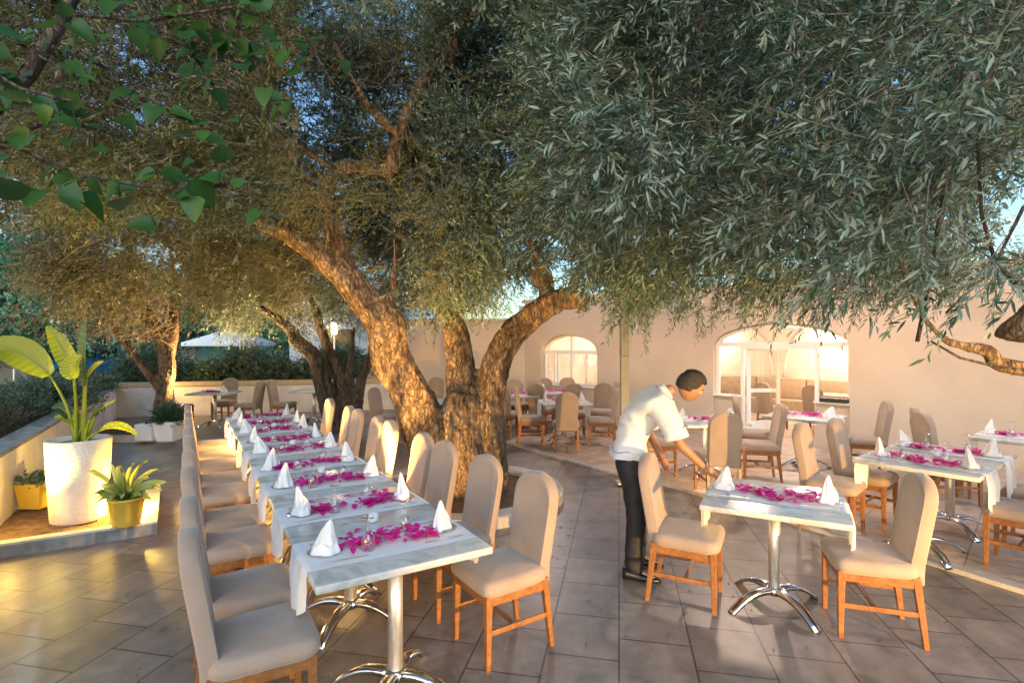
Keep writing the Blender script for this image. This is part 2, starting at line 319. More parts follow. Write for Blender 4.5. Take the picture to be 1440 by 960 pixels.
# ------------------------------------------------------------------ chair
E2 = Vector((.866, -.5, 0))
def make_chair():
    t = thing('dining_chair', '', 'chair')
    # seat : crowned cushion
    N = 14; vs = []; fs = []
    def se(u, v, z, k=1.0):   # superellipse map of the square
        return (u*.225*k*(1-.10*v*v*0), v*.215*k, z)
    lay = [(.94, .405), (1.0, .42), (1.02, .445), (1.0, .468), (.95, .484), (.86, .493)]
    ring = []
    for k, z in lay:
        r = []
        for i in range(40):
            a = 2*PI*i/40; c, s_ = math.cos(a), math.sin(a); e = .28
            x = .225*k*math.copysign(abs(c)**e, c); y = (.215+.012*(x > 0))*k*math.copysign(abs(s_)**e, s_)
            r.append((x, y, z))
        ring += r
    n = len(lay); fs = [(i*40+j, i*40+(j+1) % 40, (i+1)*40+(j+1) % 40, (i+1)*40+j) for i in range(n-1) for j in range(40)]
    fs.append(tuple(range(39, -1, -1)))
    ring.append((0, 0, .503)); fs += [((n-1)*40+j, (n-1)*40+(j+1) % 40, n*40) for j in range(40)]
    MB().add(ring, fs, True).build('seat', M['fabric'], t)
    # backrest: arched padded panel, cover reaching just below the seat
    out = []; w = .186; z0 = .37; zt = 1.0; zc = zt-.16
    for i in range(9): out.append((w*(.93+.07*i/8), z0+(zc-z0)*i/8))
    for i in range(1, 16):
        a = PI*i/16; out.append((w*math.cos(a), zc+.16*math.sin(a)**.85))
    out += [(-y, z) for y, z in out[8::-1]]
    m = len(out); vs = []
    def lean(z): return -.215-.16*max(0, z-.47)-.0
    offs = [(-.036, .93), (-.040, .985), (-.030, 1.0), (.026, 1.0), (.036, .985), (.034, .93)]
    for dx, k in offs:
        for y, z in out:
            vs.append((lean(z)+dx+.012*math.cos(y/w*1.4), y*k, z0+(z-z0)*k if k < 1 else z))
    fs = [(i*m+j, i*m+(j+1) % m, (i+1)*m+(j+1) % m, (i+1)*m+j) for i in range(len(offs)-1) for j in range(m)]
    fs += [tuple(range(m-1, -1, -1)), tuple(range((len(offs)-1)*m, len(offs)*m))]
    MB().add(vs, fs, True).build('backrest', M['fabric'], t)
    pip = [Vector((lean(z)+.033, y*.985, z0+(z-z0)*.985)) for y, z in out]
    MB().tube(pip, .0035, 6).build('piping', M['fabric'], t)
    for sy in (-1, 1):
        MB().frustum((.19, sy*.19, 0), (.014, .014), (.185, sy*.185, .41), (.021, .021)).build('leg', M['wood'], t, bevel=.004)
        MB().frustum((-.255, sy*.185, 0), (.014, .014), (-.205, sy*.178, .42), (.022, .018)).build('leg', M['wood'], t, bevel=.004)
    f = MB()
    for sy in (-1, 1): f.box(-.19, .17, sy*.185-.011, sy*.185+.011, .350, .403)
    f.box(.175, .197, -.17, .17, .350, .403); f.box(-.21, -.19, -.17, .17, .350, .403)
    f.build('seat_rail', M['wood'], t, bevel=.003)
    for sy in (-1, 1):
        MB().box(-.222, .178, sy*.186-.009, sy*.186+.009, .185, .215).build('stretcher', M['wood'], t, bevel=.003)
    MB().box(-.008, .012, -.178, .178, .19, .212).build('stretcher', M['wood'], t, bevel=.003)
    return t
def chair(x, y, deg, label, group, z=0.0): return place('chair', make_chair, (x, y, z), math.radians(deg), label, group)

# ------------------------------------------------------------------ pedestal tables
def pedestal(t, cx):
    MB().lathe([(.038, .70), (.038, .12)][::-1], (cx, 0, 0), 20).build('column', M['steel'], t)
    MB().lathe([(.052, .085), (.056, .10), (.054, .125), (.038, .14)], (cx, 0, 0), 20).build('hub', M['chrome'], t)
    MB().box(cx-.16, cx+.16, -.03, .03, .69, .705).box(cx-.03, cx+.03, -.16, -.03, .69, .705).box(cx-.03, cx+.03, .03, .16, .69, .705).build('top_bracket', M['steel'], t)
    for k in range(4):
        a = PI/4+k*PI/2; d = Vector((math.cos(a), math.sin(a), 0)); n = Vector((-d.y, d.x, 0)); vs = []
        for i in range(11):
            u = i/10; r = .03+.33*u; z = .125-.115*u**2.2+.012*math.sin(PI*u); w = .036-.006*u; h = .030-.008*u
            p = Vector((cx, 0, 0))+d*r
            vs += [p+n*w+Vector((0, 0, z-h)), p+n*w*.9+Vector((0, 0, z)), p+n*w*.3+Vector((0, 0, z+.006)), p-n*w*.3+Vector((0, 0, z+.006)), p-n*w*.9+Vector((0, 0, z)), p-n*w+Vector((0, 0, z-h))]
        fs = [(i*6+j, i*6+(j+1) % 6, (i+1)*6+(j+1) % 6, (i+1)*6+j) for i in range(10) for j in range(6)]+[(5, 4, 3, 2, 1, 0), tuple(range(60, 66))]
        lg = MB().add(vs, fs, True).build('base_leg', M['chrome'], t)
        p = Vector((cx, 0, 0))+d*.35
        MB().lathe([(.020, 0), (.020, .008)], (p.x, p.y, 0), 12).build('foot_pad', M['black_rubber'], lg)
def make_table(L, Wd, cols):
    def f():
        t = thing('cafe_table', '', 'table')
        MB().box(-L/2, L/2, -Wd/2, Wd/2, .712, .75).build('tabletop', M['marble'], t, bevel=.007, bseg=3)
        for c in cols: pedestal(t, c)
        return t
    return f
def table(kind, x, y, deg, label, group, z=0.0):
    mk = {'long': make_table(1.39, .88, (-.45, .42)), 'single': make_table(.69, .88, (0,)), 'square': make_table(.86, .86, (0,)), 'double': make_table(1.39, .87, (-.45, .45))}[kind]
    return place('table'+kind, mk, (x, y, z), math.radians(deg), label, group)

# ------------------------------------------------------------------ tableware
def runner_mesh(Wd, wid, drop, seed, kr=1.0):
    r = random.Random(seed); n = 46; mcount = 16; hw = Wd/2+.004; vs = []
    tot = 2*drop+2*hw
    ph = r.random()*6; dl, dr = drop*r.uniform(.85, 1.1)*kr, drop*r.uniform(.85, 1.1)
    for i in range(n+1):
        u = i/n
        s = -hw-dl + (2*hw+dl+dr)*u
        for j in range(mcount+1):
            v = j/mcount*2-1
            if abs(s) <= hw: y = s; z = .7545+.0012*math.sin(v*5+s*7+ph); x = v*wid/2+.008*math.sin(s*3+ph); k = 0
            else:
                h = abs(s)-hw; hh = h*(1-.25*v*v*(h/drop)) ; k = min(1, h/.12)
                y = math.copysign(hw+.004+.012*k+k*.020*math.sin(v*7+ph+s)*.8, s); z = .7545-hh
                x = v*wid/2*(1-.22*(h/drop)**1.5)+.008*math.sin(s*3+ph)
            vs.append((x, y, z))
    fs = [(i*(mcount+1)+j, (i+1)*(mcount+1)+j, (i+1)*(mcount+1)+j+1, i*(mcount+1)+j+1) for i in range(n) for j in range(mcount)]
    return MB().add(vs, fs, True).mesh('table_runner', M['runner'])
RUN = {}
def runner(p, rz, label, group, Wd=.88, wid=.40, drop=.30, z=0):
    k = (Wd, wid, drop, random.randrange(4))
    if k not in RUN: RUN[k] = runner_mesh(Wd, wid, drop, k[3], .68 if Wd == .88 else 1)
    return ob('table_runner', RUN[k], None, label, 'table runner', group, None, (p.x, p.y, z), rz)
def napkin_mesh(seed, wide=1.0, h=.175):
    r = random.Random(seed); n = 14; seg = 40; vs = []
    tipx, tipy = r.uniform(-.032, .032), r.uniform(-.022, .022); ph = r.random()*6
    for i in range(n+1):
        u = i/n; z = h*u
        for k in range(seg):
            a = 2*PI*k/seg; base = .054*wide*(1-u)**.72+.004
            fold = .78+.42*abs(math.sin(2.5*a/1.0+ph+u*1.4))*(1-u*.35)+.05*math.sin(9*a+ph+u*3)
            vs.append((tipx*u*u+base*fold*math.cos(a)*1.1, tipy*u+base*fold*math.sin(a)*.72, z))
    fs = [(i*seg+k, i*seg+(k+1) % seg, (i+1)*seg+(k+1) % seg, (i+1)*seg+k) for i in range(n) for k in range(seg)]+[tuple(range(n*seg, (n+1)*seg))]
    mb = MB().add(vs, fs, True)
    # turned cuff at the foot and a loose upper flap
    cu = []; 
    for i in range(4):
        for k in range(seg+1):
            a = 2*PI*k/seg*0.62+ph; rr = (.074-.006*i)*wide*(1+.08*math.sin(5*a)); cu.append((rr*math.cos(a)*1.1, rr*math.sin(a)*.8, [0.0, .018, .036, .052][i]*(1-.3*math.sin(a*2)**2)))
    mb.add(cu, [(i*(seg+1)+k, i*(seg+1)+k+1, (i+1)*(seg+1)+k+1, (i+1)*(seg+1)+k) for i in range(3) for k in range(seg)], True)
    fl = []
    for i in range(7):
        u = i/6; w = .035*(1-u)**.7*wide+.002
        for v in (-1, 0, 1): fl.append((.05*wide-.03*u+.018*math.sin(u*3), v*w, .01+.10*u+.004*abs(v)))
    mb.add(fl, [(i*3+j, i*3+j+1, (i+1)*3+j+1, (i+1)*3+j) for i in range(6) for j in (0, 1)], True)
    return mb.mesh('napkin', M['napkin'])
NAP = [napkin_mesh(i, random.uniform(.85, 1.15), random.uniform(.155, .19)) for i in range(6)]
NAPW = [napkin_mesh(20+i, 1.45, .15) for i in range(3)]
def knife_mesh():
    vs = [(-.11, -.007, 0), (-.02, -.006, 0), (0, -.009, 0), (.09, -.009, 0), (.115, -.002, 0), (.11, .004, 0), (0, .006, 0), (-.02, .005, 0), (-.11, .007, 0)]
    mb = MB(); mb.prism([(v[0], v[1]) for v in vs], 0, .003); return mb.mesh('knife', M['steel'])
def fork_mesh():
    mb = MB(); mb.prism([(-.10, -.007), (.02, -.004), (.04, -.011), (.055, -.012), (.055, .012), (.04, .011), (.02, .004), (-.10, .007)], 0, .003)
    for i in range(4): mb.box(.0552, .10, -.012+i*.0066, -.0085+i*.0066, .0002, .0028)
    return mb.mesh('fork', M['steel'])
KN, FK = knife_mesh(), fork_mesh()
def glass_mesh():   # stands upside down on its rim
    pr = [(.031, 0), (.036, .02), (.038, .045), (.030, .075), (.010, .092), (.0045, .10), (.004, .155), (.010, .160), (.033, .163), (.033, .1655), (.0, .166)]
    return MB().lathe(pr, seg=20).mesh('wine_glass', M['glass'])
GL = glass_mesh()
def plate_mesh(): return MB().lathe([(.045, .0), (.06, .001), (.085, .010), (.087, .013), (.083, .012), (.058, .004), (0, .003)], seg=28).mesh('glass_plate', M['glass'])
PLT = plate_mesh()
def holder_mesh():
    return MB().lathe([(.024, 0), (.030, .01), (.030, .045), (.027, .046), (.026, .02), (0, .018)], seg=18).mesh('candle_holder', M['napkin'])
HD = holder_mesh()
def petals_mesh(seed, n=140, halfx=.25, halfy=.085):
    r = random.Random(seed); mb = MB(); cl = [(r.uniform(-halfx, halfx), r.gauss(0, halfy*.5)) for _ in range(9)]
    for i in range(n):
        c = r.choice(cl) if r.random() < .8 else (r.uniform(-halfx*1.15, halfx*1.15), r.gauss(0, halfy))
        x, y = c[0]+r.gauss(0, .035), c[1]+r.gauss(0, .022); y = max(-.15, min(.15, y))
        a = r.uniform(0, 2*PI); L = r.uniform(.017, .030); w = L*.72; z = r.uniform(.002, .026)+.006; tl = r.uniform(-.9, .9)
        pts = []
        for (u, v, hh) in ((-1, 0, 0), (-.3, -1, .35), (.6, -.7, .25), (1.1, 0, .1), (.6, .7, .25), (-.3, 1, .35), (0, 0, 0)):
            px_, py_ = u*L, v*w; q = hh*L+u*L*tl*.5
            pts.append((x+px_*math.cos(a)-py_*math.sin(a), y+px_*math.sin(a)+py_*math.cos(a), max(.001, z+q)))
        mb.add(pts, [(6, 0, 1), (6, 1, 2), (6, 2, 3), (6, 3, 4), (6, 4, 5), (6, 5, 0)], True)
    return mb.mesh('petals', M['petal'])
PET = [petals_mesh(i) for i in range(6)]
def putm(name, me, p, rz, label, cat, group=None, kind=None, s=1):
    o = ob(name, me, None, label, cat, group, kind, p, rz); o.scale = (s,)*3; return o
def setting(c, rz, where, sides=(-1, 1), zt=.756, full=True, sn={-1: 'left', 1: 'right'}, wide=False, half=.32, glasses=True):
    """c: centre of the runner on the table, rz: direction of table length, sides across"""
    e = Vector((math.sin(rz), -math.cos(rz), 0)); l = Vector((math.cos(rz), math.sin(rz), 0))   # e: across the table to the right side
    putm('petals', random.choice(PET), c+Vector((0, 0, zt-c.z)), rz+PI/2+random.uniform(-.06, .06), f'scattered magenta petals, {where}', 'petals', 'bougainvillea petals on the runners', 'stuff')
    for s in sides:
        w = f'{sn[s]} side, {where}'
        j = Vector((random.uniform(-.015, .015), random.uniform(-.015, .015), 0))
        p = c+e*s*half+l*random.uniform(-.02, .02)+j; p.z = zt+.004
        if full:
            putm('glass_plate', PLT, Vector((p.x, p.y, zt)), 0, f'clear glass side plate, {w}', 'plate', 'clear glass side plates'); p.z = zt+.005
        putm('napkin', random.choice(NAPW if wide else NAP), p, random.uniform(0, 6.28), f'folded white napkin cone, {w}', 'napkin', 'folded white napkin cones')
        if full:
            q = c+e*s*(half-.06)-l*.15; q.z = zt+.0005
            putm('knife', KN, q, rz+PI/2+(PI if s > 0 else 0)+random.uniform(-.05, .05), f'steel table knife, {w}', 'knife', 'steel knives laid on the runners')
            q = c+e*s*(half-.05)+l*.14; q.z = zt+.0005
            putm('fork', FK, q, rz+PI/2+(PI if s > 0 else 0)+random.uniform(-.05, .05), f'steel table fork, {w}', 'fork', 'steel forks laid on the runners')
        if glasses:
            q = c+e*s*.13+l*random.uniform(.06, .13)*s; q.z = zt
            putm('wine_glass', GL, q, 0, f'upturned clear wine glass, {w}', 'glass', 'upturned wine glasses')

ORD = ['first', 'second', 'third', 'fourth', 'fifth', 'sixth', 'seventh', 'eighth', 'ninth']
# ------------------------------------------------------------------ the long table
l = Vector((-.5245, .8514, 0)); e = Vector((.8514, .5245, 0)); T0 = Vector((-.47, 2.50, 0)); rzL = math.atan2(l.y, l.x)
lens = [('long', .695)]*4
for i in range(4):
    c = T0+l*(.70+1.4*i)
    table('long', c.x, c.y, math.degrees(rzL)+(0, .4, -.3, .2)[i], f'marble-topped table, {ORD[i]} from the camera in the long row set for a banquet', 'tables joined into the long row')
    q = c+e*.02; putm('candle_holder', HD, (q.x, q.y, .755), 0, f'small white candle holder in the middle of the {ORD[i]} table of the long row', 'candle holder', 'white candle holders')
c = T0+l*(5.95); table('single', c.x, c.y, math.degrees(rzL), 'short marble-topped table at the far end of the long row', 'tables joined into the long row')
for i, s in enumerate([.37, 1.07, 1.78, 2.42, 3.18, 3.82, 4.58, 5.22, 5.95]):
    c = T0+l*s; w = f'{ORD[i]} setting of the long row'
    runner(c, rzL+random.uniform(-.02, .02), f'sheer white table runner of the {w}', 'sheer runners on the long row', drop=random.uniform(.24, .28))
    setting(Vector((c.x, c.y, 0)), rzL, w, full=i < 6)
for i, s in enumerate([.30, .86, 1.66, 2.25, 3.05, 3.6, 4.35, 4.95, 5.75]):
    c = T0+l*s-e*(.45+.17)
    chair(c.x, c.y, math.degrees(math.atan2(e.y, e.x))+random.uniform(-2, 2), f'taupe padded chair on the planter side of the long row, {ORD[i]} from the camera', 'chairs along the long row')
for i, (s, o_) in enumerate([(.36, .23), (.97, .20), (1.62, .17), (2.10, .17), (3.05, .18), (3.42, .16), (4.2, .15), (4.6, .15), (5.7, .15)]):
    c = T0+l*s+e*(.45+o_)
    chair(c.x, c.y, math.degrees(math.atan2(-e.y, -e.x))+random.uniform(-2, 2), f'taupe padded chair on the olive tree side of the long row, {ORD[i]} from the camera', 'chairs along the long row')

# ------------------------------------------------------------------ front square table
c = Vector((1.81, 3.63, 0)); rz = math.radians(-28)
table('square', c.x, c.y, -28, 'small square marble table that the waiter is laying, front of the picture', 'small square tables')
runner(c, rz+PI/2, 'sheer white runner on the small table beside the waiter', 'runners on the small tables', Wd=.86)
setting(c, rz+PI/2, 'table beside the waiter', full=True, sn={-1: 'waiter', 1: 'right'}, glasses=False)
chair(1.26, 3.75, -27, 'taupe chair that the waiter stands behind', 'chairs at the small tables')
chair(2.26, 3.36, 162, 'taupe chair right of the small front table, nearest the camera', 'chairs at the small tables')
# ------------------------------------------------------------------ right double table
ND = Vector((.79, .61, 0)).normalized(); NS = Vector((.61, -.79, 0)); NL = Vector((3.04, 4.70, 0))
cc = NL+NS*.43+ND*.70; rzD = math.atan2(ND.y, ND.x)
table('double', cc.x, cc.y, math.degrees(rzD), 'long marble table for four on the terrace at the right edge', 'terrace tables', z=.03)
for s, w in ((.33, 'nearer the camera'), (1.05, 'farther from the camera')):
    q = NL+NS*.43+ND*s
    runner(q, rzD, f'sheer white runner on the right terrace table for four, {w}', 'runners on the small tables', Wd=.87, drop=.36, wid=.36, z=.03)
    setting(Vector((q.x, q.y, 0)), rzD, f'{w}, right table for four', zt=.786)
putm('candle_holder', HD, (cc.x, cc.y, .785), 0, 'small white candle holder on the right terrace table for four', 'candle holder', 'white candle holders')
chair(3.06, 4.99, -45, 'taupe chair at the left corner of the terrace table for four', 'terrace chairs', .03)
chair(3.58, 5.30, -50, 'taupe chair at the far left side of the terrace table for four', 'terrace chairs', .03)
chair(4.06, 4.18, 128, 'taupe chair cut off by the right edge of the picture, nearest the camera', 'terrace chairs', .03)
chair(4.62, 4.62, 128, 'taupe chair cut off by the right edge, behind the nearer one', 'terrace chairs', .03)
# table at the right edge, behind
table('square', 5.65, 5.75, 39, 'marble table half outside the right edge by the wall', 'terrace tables', .03)
q = Vector((5.65, 5.75, 0)); runner(q, math.radians(39), 'sheer runner on the table half outside the right edge', 'runners on the small tables', Wd=.86, z=.03)
setting(q, math.radians(39), 'table half outside the right edge', zt=.786, full=False)
chair(4.95, 5.95, -10, 'taupe chair by the wall, left one of the pair behind the table for four', 'terrace chairs', .03)
chair(5.20, 6.32, -30, 'taupe chair by the wall, right one of the pair behind the table for four', 'terrace chairs', .03)
# table D by the doorway
table('square', 4.20, 7.55, -47.5, 'square table by the arched doorway with a brown edged napkin cone', 'terrace tables', .03)
q = Vector((4.2, 7.55, 0)); runner(q, math.radians(42), 'sheer runner on the square table by the arched doorway', 'runners on the small tables', Wd=.86, drop=.1, z=.03)
setting(q, math.radians(42), 'table by the arched doorway', zt=.786, full=False, wide=True)
chair(3.62, 7.80, -20, 'taupe chair left of the table by the arched doorway, seen edge on', 'terrace chairs', .03)
chair(4.86, 7.30, 160, 'brown-lit chair right of the table by the arched doorway, against the wall', 'terrace chairs', .03)
# table behind the waiter
table('square', 2.62, 7.15, 5, 'square table behind the waiter', 'terrace tables', .03)
q = Vector((2.62, 7.15, 0)); runner(q, math.radians(95), 'sheer runner on the square table behind the waiter', 'runners on the small tables', Wd=.86, drop=.2, z=.03)
setting(q, math.radians(95), 'table behind the waiter', zt=.786, full=False, wide=True)
chair(2.44, 6.27, 88, 'grey-brown chair with its back to the camera between waiter and small table', 'terrace chairs', .03)
chair(3.22, 6.92, 168, 'taupe chair on the right of the table behind the waiter', 'terrace chairs', .03)
chair(1.98, 7.20, 5, 'taupe chair half hidden behind the waiter', 'terrace chairs', .03)
# left terrace group
table('square', .93, 9.45, 4, 'cloth covered square table nearest the edge in the group left of the pole', 'terrace tables', .03)
table('square', .10, 10.75, 20, 'table with white runner ends just right of the olive trunk', 'terrace tables', .03)
table('square', 1.00, 11.30, 0, 'table in front of the small arched window', 'terrace tables', .03)
for (x, y, a, w) in ((.93, 9.45, 94, 'nearest the edge left of the pole'), (.10, 10.75, 110, 'just right of the olive trunk'), (1.0, 11.3, 90, 'in front of the small arched window')):
    q = Vector((x, y, 0)); runner(q, math.radians(a), f'white runner on the table {w}', 'runners on the small tables', Wd=.86, drop=.34, wid=.5, z=.03)
    setting(q, math.radians(a), f'table {w}', zt=.786, full=False)
G = 'terrace chairs'
chair(.90, 8.80, 88, 'taupe chair with its back squarely to the camera left of the pole', G, .03)
chair(.36, 9.45, 2, 'taupe chair seen from the side, left of the table nearest the terrace edge', G, .03)
chair(1.55, 9.25, 172, 'taupe chair seen from the side, closest to the pole', G, .03)
chair(1.20, 10.15, -95, 'taupe chair facing the camera behind the table left of the pole', G, .03)
chair(1.75, 10.35, -110, 'brown-lit chair standing next to the pole', G, .03)
chair(-.14, 10.05, 75, 'grey chair with its back to the camera right beside the olive trunk', G, .03)
chair(-.35, 11.15, -20, 'reddish-lit chair peeping out from behind the olive trunk', G, .03)
chair(.05, 11.55, -95, 'taupe chair behind the table next to the olive trunk', G, .03)
chair(.40, 11.50, -110, 'taupe chair at the far corner of the table next to the olive trunk', G, .03)
chair(.62, 10.75, 60, 'taupe chair between two tables in the terrace group', G, .03)
chair(.80, 11.95, -80, 'taupe chair below the small arched window, left one', G, .03)
chair(1.25, 12.05, -100, 'taupe chair below the small arched window, right one', G, .03)
chair(1.9, 11.0, 175, 'taupe chair half hidden by the pole', G, .03)
chair(-.42, 9.55, 20, 'taupe chair seen edge on against the right side of the olive trunk', G, .03)
# behind the tree, left
chair(-2.30, 9.75, -15, 'taupe chair in the gap left of the leaning olive trunk', 'chairs behind the olive tree')
chair(-1.60, 8.75, -20, 'brown-lit chair just behind the leaning olive trunk', 'chairs behind the olive tree')
chair(-1.85, 12.6, -90, 'chair seen through the fork of the olive trunk', 'chairs behind the olive tree')
table('square', -1.5, 9.6, 0, 'square table hidden behind the olive trunk', 'tables behind the olive tree')
# far left group
table('square', -6.55, 11.6, 6, 'square table in front of the white low wall, left tree beside it', 'tables behind the olive tree')
putm('petals', PET[0], (-6.55, 11.6, .752), 0, 'magenta petals on the square table in front of the white low wall', 'petals', None, 'stuff')
putm('napkin', NAP[1], (-6.3, 11.5, .752), 0, 'small white napkin on the square table in front of the white low wall', 'napkin', 'folded white napkin cones')
chair(-6.75, 12.35, -88, 'round-backed chair between the far square table and the low wall', 'chairs in front of the low wall')
chair(-7.25, 11.45, 0, 'chair left of the far square table', 'chairs in front of the low wall')
chair(-5.90, 11.75, 180, 'chair right of the far square table', 'chairs in front of the low wall')
chair(-5.20, 12.0, 0, 'chair left of the table beside the multi-stemmed olive', 'chairs in front of the low wall')
table('square', -4.55, 12.1, 0, 'table half hidden by the multi-stemmed olive', 'tables behind the olive tree')
chair(-3.95, 12.2, 180, 'chair hidden behind the multi-stemmed olive', 'chairs in front of the low wall')

# ------------------------------------------------------------------ low walls and planters
def wall_seg(mb, a, b, th, z0, z1):
    a = Vector((*a, 0)); b = Vector((*b, 0)); t = (b-a).normalized(); n = Vector((-t.y, t.x, 0))*th/2
    mb.prism([tuple(v.xy) for v in (a-n, b-n, b+n, a+n)], z0, z1)
A, Bp, Cp = (-4.05, 3.85), (-9.95, 13.1), (-3.05, 14.8)
t = thing('planter_wall', 'slanting white low wall with grey coping behind the big pot, on the left', 'wall')
m = MB(); wall_seg(m, (-3.75+.12-.3, 3.3), Bp, .2, 0, .74); m.build('wall_body', M['low_plaster'], t)
m = MB(); wall_seg(m, (-3.75+.12-.3, 3.3), Bp, .26, .74, .78); m.build('coping', M['kerb'], t, bevel=.008)
t = thing('garden_wall', 'straight white low wall with ochre coping in front of the hedge', 'wall')
m = MB(); wall_seg(m, (-9.8, 13.05), Cp, .22, 0, .74); m.build('wall_body', M['low_plaster'], t)
m = MB(); wall_seg(m, (-9.8, 13.05), Cp, .3, .74, .85); m.build('coping', M['ochre'], t, bevel=.01)
# near planter bed
pf, pb = Vector((-3.37, 5.0, 0)), Vector((-4.12, 6.17, 0)); d1 = Vector((-.8514, -.5245, 0)); d2 = Vector((-.54, .842, 0))
q0 = pf+d1*1.35; q1 = pb+d1*1.35
t = thing('planter_kerb', 'low grey kerb with pale top round the bed of the big white pot', 'kerb')
m = MB(); m.prism([tuple(v.xy) for v in (pf, q0, q0-d1*0+d2*.10, pf+d1*.34+d2*.10, pb+d1*.34-d2*.1, q1-d2*.1, q1, pb)], 0, .10); m.build('kerb_body', M['kerb'], t)
m = MB(); m.prism([tuple(v.xy) for v in (pf, q0, q0+d2*.11, pf+d1*.35+d2*.11, pb+d1*.35-d2*.11, q1-d2*.11, q1, pb)], .10, .122); m.build('kerb_top', M['stone_edge'], t, bevel=.004)
def lump(pts, z, amp, name, m_, kind='structure', res=26, label=None):
    xs = [p[0] for p in pts]; ys = [p[1] for p in pts]
    o = pts[0]; a = Vector(pts[1])-Vector(o); b = Vector(pts[3])-Vector(o); vs = []
    for i in range(res+1):
        for j in range(res+1):
            p = Vector(o)+a*i/res+b*j/res; vs.append((p.x, p.y, z+amp*(math.sin(p.x*9+p.y*5)*math.sin(p.y*11-p.x*3)*.5+random.uniform(-.3, .3))))
    fs = [(i*(res+1)+j, (i+1)*(res+1)+j, (i+1)*(res+1)+j+1, i*(res+1)+j+1) for i in range(res) for j in range(res)]
    return MB().add(vs, fs, True).build(name, m_, None, kind=kind)
c0 = pf+d1*.34+d2*.1; c1 = q0+d2*.1; c3 = pb+d1*.34-d2*.1
lump([tuple(c0.xy), tuple((c0+d1*1.05).xy), None, tuple(c3.xy)] if False else [tuple(c0.xy), tuple((c0+d1*1.0).xy), tuple(c1.xy), tuple(c3.xy)], .085, .02, 'soil_bed', M['soil'])
# second planter bed round the left tree
k0, k1 = Vector((-6.20, 9.75, 0)), Vector((-7.75, 9.65, 0))
t = thing('planter_kerb', 'low pale kerb round the bed of the left tree, far end', 'kerb')
m = MB(); m.prism([(-6.2, 9.7), (-7.75, 9.62), (-7.82, 9.74), (-6.32, 9.82), (-7.4, 11.4), (-7.3, 11.45)], 0, .12); m.build('kerb_body', M['stone_edge'], t)
lump([(-6.33, 9.83), (-7.8, 9.75), (-8.6, 11.3), (-7.4, 11.35)], .06, .02, 'soil_bed', M['soil'])
# tree ring
RC = Vector((-.62, 6.25, 0)); ring_in, ring_out = 1.0, 1.22
m = MB(); pr = [(ring_in, 0), (ring_out, 0), (ring_out, .105), (ring_out-.012, .12), (ring_in+.01, .12), (ring_in, .10), (ring_in, 0)]
t = ob('tree_ring_kerb', None, None, 'round pale stone kerb ringing the foot of the big olive tree', 'kerb', loc=RC)
sg = 64; vs = [(r*math.cos(2*PI*k/sg), r*math.sin(2*PI*k/sg), z) for r, z in pr for k in range(sg)]
fs = [(i*sg+k, i*sg+(k+1) % sg, (i+1)*sg+(k+1) % sg, (i+1)*sg+k) for i in range(len(pr)-1) for k in range(sg)]
o = MB().add(vs, fs, False).build('kerb_stone', M['stone_edge'], t)
m = MB(); vs = [(RC.x, RC.y, .09)]+[(RC.x+r*math.cos(2*PI*k/40), RC.y+r*math.sin(2*PI*k/40), .05+.03*(1-r)+random.uniform(-.01, .01)) for r in (.3, .6, .9, 1.01) for k in range(40)]
fs = [(0, 1+k, 1+(k+1) % 40) for k in range(40)]+[(1+i*40+k, 1+(i+1)*40+k, 1+(i+1)*40+(k+1) % 40, 1+i*40+(k+1) % 40) for i in range(3) for k in range(40)]
m.add(vs, fs, True); struct(m, 'soil_bed', M['soil'])
# raised bed beyond the slanting wall
g = MB(); g.prism([(-3.95, 3.3), (-9.9, 13.0), (-13.5, 11.5), (-7.5, 2.2)], 0, .66); struct(g, 'raised_bed', M['soil'])
g = MB(); g.prism([(-10.0, 13.2), (-3.1, 14.95), (-3.3, 16.4), (-10.3, 14.6)], 0, .74); struct(g, 'hedge_bed', M['soil'])

# ------------------------------------------------------------------ building (u along the wall, n outward)
WO = Vector((4.15, 10.6, 0)); U = Vector((.673, -.740, 0)); NN = Vector((-.740, -.673, 0))
def WP(u, d, z): return WO+U*u+NN*d+Vector((0, 0, z))     # d>0 towards the terrace
def wbox(mb, u0, u1, d0, d1, z0, z1, mi=0):
    vs = [WP(u, d, z) for z in (z0, z1) for u, d in ((u0, d0), (u1, d0), (u1, d1), (u0, d1))]
    mb.add(vs, [(0, 1, 2, 3), (7, 6, 5, 4), (0, 4, 5, 1), (1, 5, 6, 2), (2, 6, 7, 3), (3, 7, 4, 0)], False, mi); return mb
bld = thing('restaurant_building', 'cream plastered restaurant building with arched doorway and arched window', 'building')
TH = .30; ZT = 2.95
def arch_z(u, u0, u1, zs, rise):
    x = (u-(u0+u1)/2)/((u1-u0)/2); return zs+rise*math.sqrt(max(0, 1-x*x))**1.15
mb = MB()
openings = [(-5.0, -3.07, .74, 1.60, .46), (-.10, 2.31, 0, 1.80, .40)]
wbox(mb, -5.63, -5.0, -TH, 0, 0, ZT); wbox(mb, -3.07, -.10, -TH, 0, 0, ZT); wbox(mb, 2.31, 8.5, -TH, 0, 0, ZT)
for (u0, u1, zb, zs, rise) in openings:
    n = 28
    if zb > 0: wbox(mb, u0, u1, -TH, 0, 0, zb)
    for i in range(n):
        a = u0+(u1-u0)*i/n; b = u0+(u1-u0)*(i+1)/n; za, zb_ = arch_z(a, u0, u1, zs, rise), arch_z(b, u0, u1, zs, rise)
        vs = [WP(a, 0, za), WP(b, 0, zb_), WP(b, 0, ZT), WP(a, 0, ZT), WP(a, -TH, za), WP(b, -TH, zb_), WP(b, -TH, ZT), WP(a, -TH, ZT)]
        mb.add(vs, [(0, 1, 2, 3)[::-1], (4, 5, 6, 7), (0, 4, 5, 1), (3, 2, 6, 7)])
